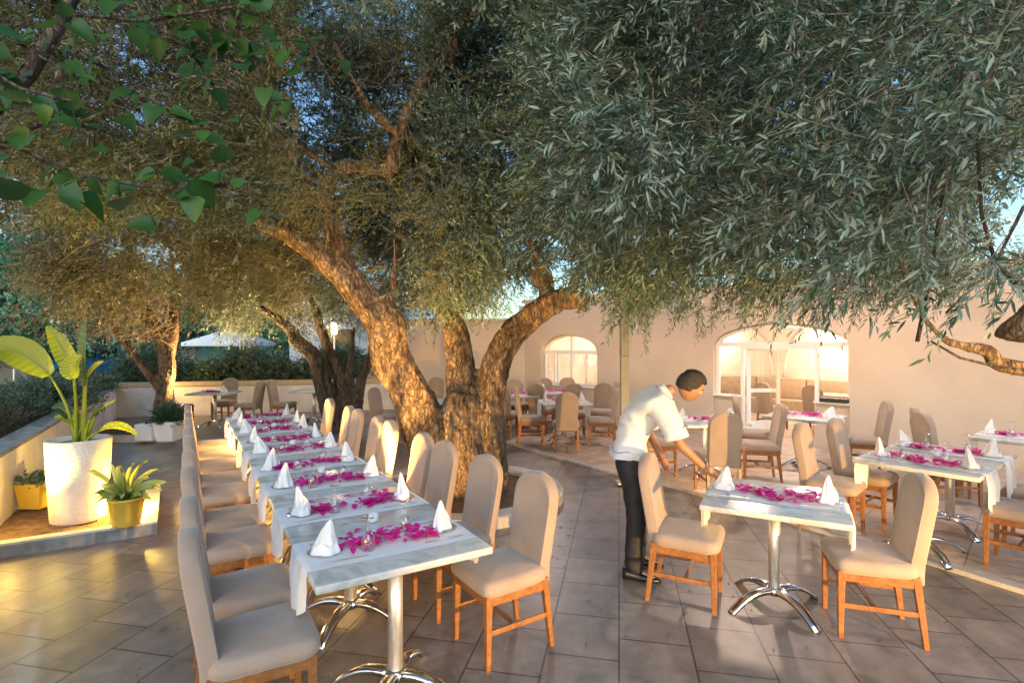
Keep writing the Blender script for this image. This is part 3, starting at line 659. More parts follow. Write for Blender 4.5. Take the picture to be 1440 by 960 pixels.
# sills inside the main arch
wbox(mb, -.10, .43, -TH, -.06, 0, .77); wbox(mb, 1.76, 2.31, -TH, -.06, 0, .77)
mb.build('wall', M['plaster'], bld)
m = MB(); wbox(m, -5.0, -.1, 0, .02, 0, .09); wbox(m, 2.31, 8.5, 0, .02, 0, .09); m.build('skirting', M['ochre'], bld)
m = MB(); wbox(m, -5.7, 8.5, -TH-.05, .06, ZT, ZT+.08); m.build('parapet_cap', M['plaster'], bld)
# left wing wall
m = MB(); pA = WP(-5.63, 0, 0); m.prism([(pA.x, pA.y), (-4.1, 14.4+.5), (-4.1, 15.3), (pA.x+.2, pA.y+.4)], 0, 2.45); m.build('wing_wall', M['plaster'], bld)
m = MB(); m.prism([(pA.x-.02, pA.y-.06), (-4.15, 14.82), (-4.15, 15.35), (pA.x+.2, pA.y+.45)], 2.452, 2.52); m.build('wing_cap', M['stone_edge'], bld)
# interior room
rm = MB(); 
def quadw(pts, mi=0): rm.add([WP(*p) for p in pts], [(0, 1, 2, 3)], False, mi)
DI = -4.2
quadw([(-6.2, -TH, .012), (5.5, -TH, .012), (5.5, DI, .012), (-6.2, DI, .012)]); 
rm.build('interior_floor', M['terrace'], bld)
rm = MB(); quadw([(-6.2, DI, 0), (5.5, DI, 0), (5.5, DI, 2.93), (-6.2, DI, 2.93)]); quadw([(-6.2, -TH, 0), (-6.2, DI, 0), (-6.2, DI, 2.93), (-6.2, -TH, 2.93)]); quadw([(5.5, -TH, 0), (5.5, DI, 0), (5.5, DI, 2.93), (5.5, -TH, 2.93)])
rm.build('interior_wall', M['inner_wall'], bld)
rm = MB(); 
for k in range(5):     # shallow cross vaults
    u0 = -6.2+k*2.34
    for i in range(16):
        a, b = u0+2.34*i/16, u0+2.34*(i+1)/16; za, zb_ = 2.15+.55*math.sin(PI*i/16), 2.15+.55*math.sin(PI*(i+1)/16)
        rm.add([WP(a, -TH, za), WP(b, -TH, zb_), WP(b, DI, zb_), WP(a, DI, za)], [(0, 1, 2, 3)], True)
rm.build('vaulted_ceiling', M['inner_wall'], bld)
m = MB()
for k in range(6):
    uc = -5.2+k*1.9
    m.tube([WP(uc-.8*math.cos(PI*i/14), DI+.01, .95+1.35*math.sin(PI*i/14)) for i in range(15)], .035, 8)
m.build('wall_arches', M['inner_wall'], bld)
# frames
def arched_frame(u0, u1, zs, rise, mull, lowers, d=-.16, fw=.055):
    m = MB(); n = 24
    for i in range(n):
        a = u0+(u1-u0)*i/n; b = u0+(u1-u0)*(i+1)/n; za, zb_ = arch_z(a, u0, u1, zs, rise)-.002, arch_z(b, u0, u1, zs, rise)-.002
        za2, zb2 = max(zs, za-fw), max(zs, zb_-fw)
        vs = [WP(a, d+.03, za2), WP(b, d+.03, zb2), WP(b, d+.03, zb_), WP(a, d+.03, za), WP(a, d-.03, za2), WP(b, d-.03, zb2), WP(b, d-.03, zb_), WP(a, d-.03, za)]
        m.add(vs, [(3, 2, 1, 0), (4, 5, 6, 7), (0, 1, 5, 4)])
    wbox(m, u0, u1, d-.035, d+.035, zs-.045, zs+.045)
    for uu in mull: wbox(m, uu-fw/2, uu+fw/2, d-.032, d+.032, zs+.045, arch_z(uu, u0, u1, zs, rise))
    for (a, zb_) in lowers: wbox(m, a-fw/2, a+fw/2, d-.032, d+.032, zb_, zs-.045)
    return m
fr = arched_frame(-.10, 2.31, 1.80, .40, [], [(-.07, .77), (.43, 0), (1.76, 0), (2.28, .77)], fw=.06)
wbox(fr, .46, 1.73, -.19, -.13, 1.71, 1.755)
f1 = fr.build('door_frame', M['white_paint'], bld)
m = MB(); wbox(m, -.04, .40, -.163, -.157, .80, 1.755); m.build('pane', M['pane'], f1); m = MB(); wbox(m, 1.79, 2.25, -.163, -.157, .80, 1.755); m.build('pane', M['pane'], f1)
m = MB(); wbox(m, -.10, .43, -.22, .0+.03, .77, .80); wbox(m, 1.76, 2.31, -.22, .03, .77, .80); m.build('sill', M['white_paint'], f1)
# open door leaf swung inwards
dl = MB()
def leafbox(mb, s0, s1, z0, z1, th=.02):
    hinge = WP(.50, -.18, 0); dr = (U*.62-NN*.78).normalized(); nr = Vector((-dr.y, dr.x, 0))
    a, b = hinge+dr*s0, hinge+dr*s1
    mb.prism([tuple(v.xy) for v in (a-nr*th, b-nr*th, b+nr*th, a+nr*th)], z0, z1)
leafbox(dl, 0, .07, .02, 1.74); leafbox(dl, .60, .67, .02, 1.74); leafbox(dl, .07, .60, 1.67, 1.74); leafbox(dl, .07, .60, .02, .30); leafbox(dl, .07, .60, .86, .93)
dd = dl.build('door', M['white_paint'], bld)
m = MB(); leafbox(m, .07, .60, .93, 1.67, .003); m.build('pane', M['pane'], dd); m = MB(); leafbox(m, .07, .60, .30, .86, .003); m.build('pane', M['pane'], dd)
fr = arched_frame(-5.0, -3.07, 1.60, .46, [-4.03], [(-4.96, .74), (-4.62, .74), (-4.50, .74), (-4.03, .74), (-3.55, .74), (-3.11, .74)])
wbox(fr, -5, -3.07, -.19, -.13, .74, .80)
f2 = fr.build('window_frame', M['white_paint'], bld)
m = MB(); wbox(m, -4.93, -3.14, -.162, -.158, .80, 1.555); m.build('pane', M['pane'], f2)
m = MB(); wbox(m, -5.05, -3.02, -.10, .04, .715, .738); m.build('sill', M['white_paint'], f2)
# sconces on the rear wall
for u in (-4.6, -2.2, 1.0, 2.55):
    s = thing('wall_sconce', f'lit wall lamp inside the restaurant, {"seen through the small arched window" if u < -3 else ("hidden between window and doorway" if u < 0 else ("left one seen through the doorway" if u < 2 else "right one seen through the side pane"))}', 'wall lamp', (0, 0, 0), 0, 'wall lamps inside the restaurant')
    p = WP(u, DI+.12, 1.75)
    MB().lathe([(.03, 0), (.07, .06), (.08, .14), (.06, .20)], p, 16).build('lamp_shade', M['bulb'], s)
    b_ = MB(); wbox(b_, u-.03, u+.03, DI+.002, DI+.06, 1.76, 1.84); b_.build('bracket', M['steel'], s)
    q = WP(u, DI+.5, 1.95); lamp('sconce_light', 'POINT', q, 26*PW, (1, .84, .68), .1)
q = WP(1.2, -1.6, 2.3); lamp('room_light', 'POINT', q, 45*PW, (1, .84, .68), .15)
q = WP(-4.0, -1.8, 1.9); lamp('room_light', 'POINT', q, 28*PW, (1, .84, .68), .15)
# interior furniture
s = thing('bench_sofa', 'beige upholstered bench along the rear wall inside the restaurant', 'sofa')
m = MB(); wbox(m, -5.8, 5.2, DI+.02, DI+.6, 0, .42); m.build('seat', M['sofa'], s, bevel=.03)
for k in range(9):
    m = MB(); wbox(m, -5.8+k*1.22, -5.8+k*1.22+1.2, DI+.03, DI+.2, .421, .95); m.build('back_cushion', M['sofa'], s, bevel=.04, bseg=3)
s = thing('wooden_table', 'light brown wooden table inside the restaurant seen through the doorway', 'table')
m = MB(); wbox(m, 1.0, 2.0, -2.5, -1.7, .72, .76); m.build('tabletop', M['tan_wood'], s, bevel=.005)
for uu in (1.04, 1.96):
    for dd_ in (-2.46, -1.74): m = MB(); wbox(m, uu-.03, uu+.03, dd_-.03, dd_+.03, .012, .72); m.build('leg', M['tan_wood'], s)
rzc = math.atan2(NN.y, NN.x)
p = WP(.55, -1.3, .012); chair(p.x, p.y, math.degrees(rzc)+160, 'pale chair just inside the open glass door', 'chairs inside the restaurant', .012)
p = WP(1.35, -1.45, .012); chair(p.x, p.y, math.degrees(rzc)+180, 'chair pushed to the wooden table inside the restaurant', 'chairs inside the restaurant', .012)
p = WP(2.3, -2.1, .012); chair(p.x, p.y, math.degrees(rzc)+90, 'chair at the right end of the wooden table inside the restaurant', 'chairs inside the restaurant', .012)
s = thing('framed_painting', 'blue and green framed painting seen through the small arched window', 'painting')
m = MB(); wbox(m, -3.95, -3.35, -2.5, -2.46, 1.0, 1.98); m.build('frame', M['tan_wood'], s)
m = MB(); wbox(m, -3.88, -3.42, -2.459, -2.45, 1.50, 1.90); wbox(m, -3.88, -3.42, -2.459, -2.45, 1.08, 1.42); m.build('canvas', M['paint_sea'], s)
m = MB(); wbox(m, -4.1, -3.2, -2.7, -2.501, .012, 2.2); m.build('interior_pier', M['inner_wall'], bld)
m = MB(); wbox(m, 1.86, 2.29, -.055, .06, .80, .875); tr = m.build('window_trough', M['black_plastic'], None, bevel=.01, label='black trough standing on the sill right of the doorway', cat='trough')

# ------------------------------------------------------------------ pole on the terrace
px_, py_ = Q(878, 484, 6.75).x, 6.75
t = thing('steel_pole', 'square grey pole with pale lower half behind the waiter', 'pole', (px_, py_, .03))
MB().box(-.05, .05, -.05, .05, 0, 1.62).build('lower_post', M['pole_pale'], t, bevel=.006)
MB().box(-.053, .053, -.053, .053, 1.62, 3.6).build('upper_post', M['post_grey'], t, bevel=.006)
MB().box(-.10, .10, -.10, .10, 0, .012).build('base_plate', M['steel'], t)

# ------------------------------------------------------------------ background left
t = thing('parasol', 'white square garden parasol behind the hedge', 'parasol', (-10.4, 19.5, 0))
cs = [(-1.15, -1.15), (1.15, -1.15), (1.15, 1.15), (-1.15, 1.15)]
m = MB(); m.add([(0, 0, 2.4)]+[(x, y, 1.86) for x, y in cs]+[(x, y, 1.74) for x, y in cs], [(0, 1, 2), (0, 2, 3), (0, 3, 4), (0, 4, 1), (1, 5, 6, 2), (2, 6, 7, 3), (3, 7, 8, 4), (4, 8, 5, 1)]); m.build('canopy', M['canvas'], t)
MB().lathe([(.03, 0), (.03, 2.38)], seg=10).build('pole', M['post_grey'], t)
hb = thing('villa', 'pale villa with turquoise shutters far behind the hedge', 'house')
m = MB(); m.box(-22, -3.5, 27, 32, 0, 4.6); m.build('wall', M['facade'], hb)
for x in (-19.5, -16.2, -13, -9.8, -6.6): MB().box(x, x+1.7, 26.93, 26.99, .9, 2.4).build('shutter', M['shutter'], hb)
MB().box(-22.3, -3.2, 26.7, 32.3, 4.6, 4.9).build('roof', M['stone_edge'], hb)
hb = thing('white_house', 'white house wall standing left of the restaurant wing', 'house')
MB().box(-7.4, -4.2, 17.5, 22, 0, 3.4).build('wall', M['facade'], hb); MB().box(-6.2, -5.3, 17.44, 17.497, 1.2, 2.3).build('window', M['dark_glass'], hb)
# blue van
v = thing('van', 'bright blue van with white roof parked beyond the glass fence', 'van', (-21.3, 26.0, 0), math.radians(68))
prof = [(-2.1, .35), (2.1, .35), (2.15, .9), (1.6, 1.08), (1.15, 1.72), (-2.0, 1.75), (-2.12, 1.1)]
m = MB(); n_ = len(prof); m.add([(x, y, z) for y in (-.85, .85) for x, z in prof], [tuple(range(n_)), tuple(range(2*n_-1, n_-1, -1))]+[(i, n_+i, n_+(i+1) % n_, (i+1) % n_) for i in range(n_)]); m.build('body', M['van_blue'], v, bevel=.05, bseg=3)
for a, b in ((-1.9, -.9), (-.8, .2), (.3, 1.15)): MB().box(a, b, -.862, -.852, 1.12, 1.6).build('window', M['dark_glass'], v)
MB().box(-1.95, 1.1, -.8, .8, 1.755, 1.80).build('roof', M['white_paint'], v)
for x in (-1.35, 1.35):
    w = MB(); w.tube([(x, -.9, .34), (x, -.68, .34)], .34, 20); w = w.build('wheel', M['black_rubber'], v)
    MB().tube([(x, -.91, .34), (x, -.901, .34)], .2, 16).build('hubcap', M['steel'], w)
# glass balustrade along the raised bed
gb = thing('glass_fence', 'bluish glass panel fence beyond the shrubs on the left', 'fence')
a, b = Vector((-7.6, 5.2, 0)), Vector((-13.2, 14.5, 0))
for i in range(6):
    p0 = a.lerp(b, i/6+.004); p1 = a.lerp(b, (i+1)/6-.004); tt = (p1-p0).normalized(); n_ = Vector((-tt.y, tt.x, 0))*.006
    m = MB(); m.prism([tuple(v_.xy) for v_ in (p0-n_, p1-n_, p1+n_, p0+n_)], .1, 2.05); m.build('glass_panel', M['balustrade'], gb)
    MB().box(p0.x-.025, p0.x+.025, p0.y-.025, p0.y+.025, 0, 1.2).build('fence_post', M['steel'], gb)
# lantern behind the trees
lt = thing('garden_lantern', 'lit hanging lantern on a thin post behind the multi-stemmed olive', 'lantern', tuple(Q(470, 484, 13.2).xy)+(0,))
MB().lathe([(.03, 0), (.025, 2.0)], seg=8).build('post', M['post_grey'], lt)
MB().lathe([(.04, 2.04), (.075, 2.08), (.08, 2.26), (.05, 2.34)], seg=14).build('lamp_shade', M['bulb'], lt)
MB().lathe([(.11, 2.342), (.11, 2.36), (.0, 2.44)], seg=14).build('cap', M['post_grey'], lt)
p = Q(470, 470, 13.0); lamp('lantern_light', 'POINT', (p.x, p.y-.1, 2.2), 25*PW, (1, .7, .5), .1)

# ------------------------------------------------------------------ foliage engine
def leaves_mesh(name, m_, base, dirn, nrm, L, Wd, six=True, mats=None):
    """vectorised leaf cards: base (n,3), dirn (n,3) unit, nrm (n,3) unit, lengths, widths"""
    n = len(base); side = np.cross(dirn, nrm); side /= np.linalg.norm(side, axis=1, keepdims=True)+1e-9
    nrm = np.cross(side, dirn)
    L = L[:, None]; Wd = Wd[:, None]
    if six:
        v = np.stack([base, base+dirn*L*.33-side*Wd*.5+nrm*Wd*.16, base+dirn*L*.72-side*Wd*.36+nrm*Wd*.10-nrm*L*.03, base+dirn*L-nrm*L*.09,
                      base+dirn*L*.72+side*Wd*.36+nrm*Wd*.10-nrm*L*.03, base+dirn*L*.33+side*Wd*.5+nrm*Wd*.16], 1).reshape(-1, 3)
        f = np.array([[0, 1, 2, 3], [0, 3, 4, 5]]); k = 6
    else:
        v = np.stack([base, base+dirn*L*.45-side*Wd*.5, base+dirn*L-nrm*L*.06, base+dirn*L*.45+side*Wd*.5], 1).reshape(-1, 3); f = np.array([[0, 1, 2, 3]]); k = 4
    idx = (np.arange(n)[:, None, None]*k+f[None]).reshape(-1)
    nf = n*len(f)
    me = bpy.data.meshes.new(name); me.vertices.add(len(v)); me.vertices.foreach_set('co', v.astype(np.float32).ravel())
    me.loops.add(nf*4); me.loops.foreach_set('vertex_index', idx.astype(np.int32)); me.polygons.add(nf)
    me.polygons.foreach_set('loop_start', np.arange(0, nf*4, 4, dtype=np.int32)); me.polygons.foreach_set('loop_total', np.full(nf, 4, dtype=np.int32))
    me.materials.append(m_); me.update(calc_edges=True); return me
def unit(a): return a/(np.linalg.norm(a, axis=1, keepdims=True)+1e-9)
def twig_mesh(name, m_, p0, p1, r0, r1):
    n = len(p0); d = unit(p1-p0); a = unit(np.cross(d, np.array([[.3, .2, .93]]))); b = np.cross(d, a); vs = []
    for p, r in ((p0, r0), (p1, r1)):
        for k in range(3):
            an = 2*PI*k/3; vs.append(p+(a*math.cos(an)+b*math.sin(an))*r[:, None])
    v = np.stack(vs, 1).reshape(-1, 3); f = np.array([[0, 1, 4, 3], [1, 2, 5, 4], [2, 0, 3, 5]])
    idx = (np.arange(n)[:, None, None]*6+f[None]).reshape(-1); nf = n*3
    me = bpy.data.meshes.new(name); me.vertices.add(len(v)); me.vertices.foreach_set('co', v.astype(np.float32).ravel())
    me.loops.add(nf*4); me.loops.foreach_set('vertex_index', idx.astype(np.int32)); me.polygons.add(nf)
    me.polygons.foreach_set('loop_start', np.arange(0, nf*4, 4, dtype=np.int32)); me.polygons.foreach_set('loop_total', np.full(nf, 4, dtype=np.int32))
    me.materials.append(m_); me.update(calc_edges=True); return me
def sprays(cent, per, spread, center, nleaf, L, Wd, slen, droop=.25, out=.5):
    """cent: clump centres (n,3). returns leaf arrays and twig arrays"""
    n = len(cent)*per
    p = np.repeat(cent, per, 0)+rng.normal(0, 1, (n, 3))*spread
    d = unit(rng.normal(0, 1, (n, 3)))*(1-out)+unit(p-center)*out; d[:, 2] -= droop*rng.random(n); d = unit(d)
    sl = slen*rng.uniform(.6, 1.3, n); e1 = p+d*sl[:, None]
    t = (np.arange(nleaf)+.5)/nleaf
    base = (p[:, None]+d[:, None]*(sl[:, None]*t[None])[:, :, None]).reshape(-1, 3)
    base[:, 2] -= (np.tile(t, n)**2)*.12*np.repeat(sl, nleaf)
    dd = np.repeat(d, nleaf, 0); perp = unit(np.cross(dd, rng.normal(0, 1, dd.shape)))
    ld = unit(dd*.8+perp*.65+rng.normal(0, .13, dd.shape)); nr = unit(rng.normal(0, 1, dd.shape)*.8+np.array([[0, 0, 1.0]]))
    m = len(base); return base, ld, nr, L*rng.uniform(.6, 1.2, m), Wd*rng.uniform(.7, 1.25, m), p, e1
def clump(p, f=1.15, t=-.04):
    return np.array([NZ.noise(Vector((a[0]*f+7, a[1]*f, a[2]*f*1.3)))+.45*NZ.noise(Vector((a[0]*f*2.6, a[1]*f*2.6, a[2]*f*2.6))) > t for a in p], bool)
def frust(n, xr, yr, dr, keep=None, cl=None):
    """clump centres in the part of the garden seen between two bearings and heights, at distances dr"""
    out = []; tot = 0
    while tot < n:
        k = n*3; d = (rng.random(k)*(dr[1]**3-dr[0]**3)+dr[0]**3)**(1/3); x = rng.uniform(xr[0], xr[1], k); y = rng.uniform(yr[0], yr[1], k)
        ok = np.ones(k, bool)
        if keep is not None: ok = keep(x, y, d)
        pts = np.stack([(x-720)/F*d, d, 1.8+(484-y)/F*d], 1)[ok]
        if cl is not None: pts = pts[clump(pts, *cl)]
        out.append(pts); tot += len(pts)
    return np.concatenate(out)[:n]
def crown(parent, sets, name='crown', m_=None, six=True, tw=True, twr=.0025):
    arr = [s for s in sets]; cat = [np.concatenate([a[i] for a in arr]) for i in range(7)]
    me = leaves_mesh(name, m_, *cat[:3], cat[3], cat[4], six); o = ob(name, me, parent)
    if tw:
        n = len(cat[5]); me = twig_mesh('twigs', M['twig'], cat[5]-(cat[6]-cat[5])*.25, cat[6], np.full(n, twr), np.full(n, twr*.4)); ob('twigs', me, parent)
    return o

# gnarled wood: tubes fused by a voxel remesh, then creased by noise
def wood(name, limbs, m_, parent, voxel=.022, amp=.035, seg=18):
    mb = MB()
    for path, rad in limbs:
        pts = [Vector(p) for p in path]; n = len(pts); sp = []; sr = []
        for i in range(n-1):      # catmull-rom
            p0, p1, p2, p3 = pts[max(i-1, 0)], pts[i], pts[i+1], pts[min(i+2, n-1)]
            for k in range(5):
                t = k/5; sp.append(.5*((2*p1)+(p2-p0)*t+(2*p0-5*p1+4*p2-p3)*t*t+(3*p1-p0-3*p2+p3)*t**3)); sr.append(rad[i]*(1-t)+rad[i+1]*t)
        sp.append(pts[-1]); sr.append(rad[-1]); ph = random.random()*6
        mb.tube(sp, sr, seg, lob=lambda a, i: 1+.13*math.sin(3*a+ph+i*.12)+.08*math.sin(5*a-ph+i*.2)+.06*math.sin(8*a+i*.3))
    me = mb.mesh(name, m_); o = bpy.data.objects.new(name, me); COL.objects.link(o)
    md = o.modifiers.new('r', 'REMESH'); md.mode = 'VOXEL'; md.voxel_size = voxel; md.use_smooth_shade = True
    dg = bpy.context.evaluated_depsgraph_get(); me2 = bpy.data.meshes.new_from_object(o.evaluated_get(dg)); bpy.data.objects.remove(o)
    me2.name = name; nv = len(me2.vertices); co = np.empty(nv*3, np.float32); me2.vertices.foreach_get('co', co); nn = np.empty(nv*3, np.float32); me2.vertices.foreach_get('normal', nn)
    co = co.reshape(-1, 3); nn = nn.reshape(-1, 3)
    for i in range(nv):
        v = Vector(co[i]); w = Vector((v.x*6, v.y*6, v.z*2.2)); a = NZ.noise(w)+.6*NZ.noise(w*2.3)+.4*NZ.noise(Vector(co[i])*16)
        r = 1-abs(NZ.noise(Vector((v.x*9, v.y*9, v.z*1.7))))*2
        co[i] += nn[i]*amp*(a*.8-.35*r)
    me2.vertices.foreach_set('co', co.ravel()); me2.materials.clear(); me2.materials.append(m_)
    me2.polygons.foreach_set('use_smooth', np.ones(len(me2.polygons), bool)); me2.update()
    return ob(name, me2, parent)

# ------------------------------------------------------------------ the big olive tree
tree = thing('olive_tree', 'huge gnarled olive tree with forked trunk inside the round stone kerb', 'tree')
q = lambda x, y, d: Q(x, y, d)
limbs = [
    ([q(655, 730, 6.2), q(650, 690, 6.2), q(648, 640, 6.2), q(650, 590, 6.25), q(655, 555, 6.3)], [.40, .37, .33, .30, .24]),
    ([q(615, 725, 6.1), q(618, 680, 6.1), q(605, 620, 6.15), q(578, 560, 6.1), q(548, 500, 6.0), q(535, 450, 5.9), q(500, 410, 5.8), q(455, 365, 5.7), q(395, 325, 5.6), q(310, 295, 5.5), q(230, 290, 5.4)], [.26, .28, .265, .24, .225, .205, .165, .125, .10, .08, .05]),
    ([q(545, 475, 6.0), q(505, 410, 6.1), q(480, 355, 6.2), q(463, 300, 6.2), q(462, 262, 6.2), q(480, 238, 6.2), q(512, 234, 6.1), q(545, 238, 6.1), q(556, 205, 6.1), q(572, 160, 6.1), q(600, 108, 6.1), q(632, 85, 6.1), q(640, 45, 6.1), q(652, 24, 6.1), q(705, 30, 6.1)], [.15, .125, .10, .088, .092, .09, .065, .085, .08, .075, .07, .065, .06, .055, .05]),
    ([q(545, 450, 5.9), q(552, 400, 6.0), q(556, 350, 6.1), q(565, 300, 6.3)], [.06, .045, .035, .02]),
    ([q(655, 600, 6.25), q(648, 520, 6.35), q(640, 470, 6.4), q(632, 440, 6.55), q(622, 405, 6.9), q(610, 350, 7.3)], [.24, .17, .15, .12, .06, .03]),
    ([q(640, 455, 6.4), q(610, 425, 6.6), q(590, 380, 6.8)], [.09, .06, .03]),
    ([q(690, 725, 6.2), q(690, 660, 6.2), q(688, 590, 6.25), q(694, 530, 6.3), q(715, 480, 6.35), q(750, 445, 6.3), q(792, 420, 6.2), q(828, 425, 6.15)], [.20, .20, .20, .185, .17, .15, .13, .11]),
    ([q(765, 435, 6.3), q(768, 400, 6.4), q(752, 350, 6.5), q(742, 340, 6.5)], [.11, .10, .075, .06]),
    ([q(800, 420, 6.2), q(815, 380, 6.2), q(850, 320, 6.0), q(900, 260, 5.8), q(980, 190, 5.5)], [.09, .06, .055, .045, .03]),
    ([q(760, 405, 6.4), q(744, 380, 6.5), q(735, 350, 6.6)], [.03, .02, .012]),
    ([q(475, 300, 6.2), q(440, 270, 6.0), q(400, 200, 5.8), q(360, 150, 5.6)], [.05, .04, .035, .02]),
    ([q(560, 190, 6.1), q(520, 150, 5.9), q(490, 100, 5.8), q(470, 60, 5.7)], [.05, .04, .03, .02]),
    ([q(470, 240, 6.2), q(420, 205, 6.0), q(380, 208, 5.9), q(330, 200, 5.7)], [.05, .045, .035, .02]),
]
wood('trunk', limbs, M['bark'], tree)
CT = np.array([[-.5, 6.4, 3.2]])
S1 = [
    # behind the limbs: the far half of the crown
    sprays(frust(900, (330, 1060), (-120, 425), (7.6, 9.2), lambda x, y, d: (y < 350+70*np.sin(x*.021+1)+(x > 700)*30)), 12, .15, CT, 13, .074, .018, .28),
    sprays(frust(620, (420, 1060), (-120, 425), (6.5, 7.8), lambda x, y, d: (y < 350+70*np.sin(x*.021+1)+(x > 700)*30), (1.2, .12)), 17, .10, CT, 16, .070, .0155, .32),
    sprays(frust(330, (610, 860), (-120, 400), (5.6, 7.4), lambda x, y, d: (y < 330+30*np.sin(x*.05)), (1.6, .0)), 13, .10, CT, 16, .066, .015, .30),
    sprays(frust(110, (330, 760), (-260, 10), (3.8, 6.0)), 11, .12, CT, 14, .062, .0135, .26),
    sprays(frust(170, (585, 765), (280, 425), (7.0, 8.8), lambda x, y, d: ~((y > 385) & (x > 690)) & (y < 415)), 12, .12, CT, 14, .068, .016, .28),
    sprays(frust(70, (585, 700), (330, 425), (5.8, 6.3)), 7, .09, CT, 14, .06, .013, .26, .5),
    sprays(frust(60, (560, 760), (150, 440), (5.9, 6.6), lambda x, y, d: (x > 600) & (y < 420+20*np.sin(x*.05)) & ~((y > 335) & (x > 715))), 8, .10, CT, 12, .06, .013, .22),
]
crown(tree, S1, 'crown', M['olive'])
S2 = [
    sprays(frust(380, (230, 640), (60, 420), (6.4, 8.0), None, (1.3, -.05)), 12, .12, CT, 14, .062, .0155, .26),
    sprays(frust(330, (-60, 415), (-80, 300), (5.6, 7.0)), 11, .13, CT, 12, .066, .017, .28),
    sprays(frust(330, (-60, 415), (-80, 300), (4.2, 5.7), None, (1.5, .05)), 12, .10, CT, 15, .062, .0150, .28),
    sprays(frust(60, (400, 640), (240, 420), (5.3, 5.8), lambda x, y, d: ~((x < 600) & (x > 440) & (y > 300))), 7, .10, CT, 10, .055, .012, .22),
]
crown(tree, S2, 'inner_crown', M['olive_lit_dry'], twr=.0028)
# bare hanging twigs inside the crown
tc_ = frust(900, (-40, 640), (0, 400), (4.8, 6.8)); td = unit(rng.normal(0, 1, tc_.shape)+np.array([[0, 0, .3]])); tl = rng.uniform(.15, .5, len(tc_))
ob('twigs', twig_mesh('twigs', M['twig'], tc_, tc_+td*tl[:, None], rng.uniform(.002, .004, len(tc_)), np.full(len(tc_), .001)), tree)

# ------------------------------------------------------------------ right olive tree (trunk outside the frame)
rt = thing('olive_tree', 'olive tree whose branches hang in from the right over the terrace', 'tree')
limbs = [([(5.3, 2.6, 0), (5.2, 2.62, .8), (4.7, 2.65, 1.45), (3.9, 2.7, 1.62), q(1440, 517, 2.9), q(1385, 492, 2.9), q(1330, 478, 2.95), q(1290, 430, 3.0), q(1265, 360, 3.1), q(1262, 322, 3.1)], [.30, .27, .2, .09, .045, .034, .022, .018, .018, .015]),
         ([(5.2, 2.62, .9), (4.9, 2.5, 2.0), (4.2, 2.4, 3.2), (3.0, 2.8, 4.0), (1.6, 3.4, 4.2)], [.26, .2, .13, .08, .04]),
         ([(4.9, 2.5, 1.9), (3.9, 3.4, 2.2), q(1440, 460, 3.6), q(1415, 462, 3.6)], [.15, .13, .10, .06])]
wood('trunk', limbs, M['bark'], rt, voxel=.016, amp=.012)
CR = np.array([[4.2, 3.2, 3.0]])
def lowr(x, base=402): return base+18*np.sin(x*.03)+10*np.sin(x*.083+1)+np.clip((x-1150)*.22, 0, 60)
EX = lambda x, y: ~((x > 1392) & (y > 215) & (y < 335))
S3 = [
    sprays(frust(620, (750, 1560), (-150, 450), (4.8, 6.2), lambda x, y, d: (y < lowr(x)-25-(x > 1330)*50) & EX(x, y) & ((y < 410) | (x > 860))), 11, .13, CR, 14, .072, .0165, .26),
    sprays(frust(420, (760, 1560), (-150, 450), (3.4, 5.0), lambda x, y, d: (y < lowr(x)-30-(x > 1330)*60) & EX(x, y) & ((y < 400) | (x > 860)), (1.7, .14)), 17, .085, CR, 17, .064, .0135, .30),
    sprays(frust(190, (830, 1480), (-120, 315), (2.1, 3.4), lambda x, y, d: EX(x, y), (2.2, .16)), 11, .07, CR, 17, .062, .012, .28),
    sprays(frust(58, (1150, 1520), (40, 470), (1.7, 2.6), lambda x, y, d: EX(x, y) & (y < 350+(x-1150)*.14)), 5, .06, CR, 20, .062, .0120, .34, .5),
    sprays(frust(40, (860, 1300), (380, 418), (4.2, 5.6)), 6, .09, CR, 18, .062, .012, .30, .9),
]
crown(rt, S3, 'crown', M['olive'], twr=.0025)
# long thin shoots in front
mb = MB()
for pth in ([(1440, 410, 2.0), (1400, 370, 2.0), (1380, 300, 2.0), (1375, 200, 2.0), (1395, 90, 2.0), (1380, -40, 2.0)], [(1290, 560-80, 2.2), (1310, 380, 2.2), (1325, 280, 2.2), (1340, 150, 2.3), (1370, 40, 2.3)], [(1210, 330, 2.4), (1230, 240, 2.4), (1245, 140, 2.5), (1250, 60, 2.5)], [(1440, 498+22, 2.3), (1400, 515, 2.3), (1350, 503, 2.3), (1310, 480, 2.3)], [(1440, 290, 2.4), (1420, 330, 2.4), (1395, 380, 2.4), (1330, 440, 2.4)]):
    pts = [q(*p) for p in pth]; mb.tube(pts, [.008-.005*i/len(pts) for i in range(len(pts))], 6)
mb.build('shoots', M['bark_dark'], rt)

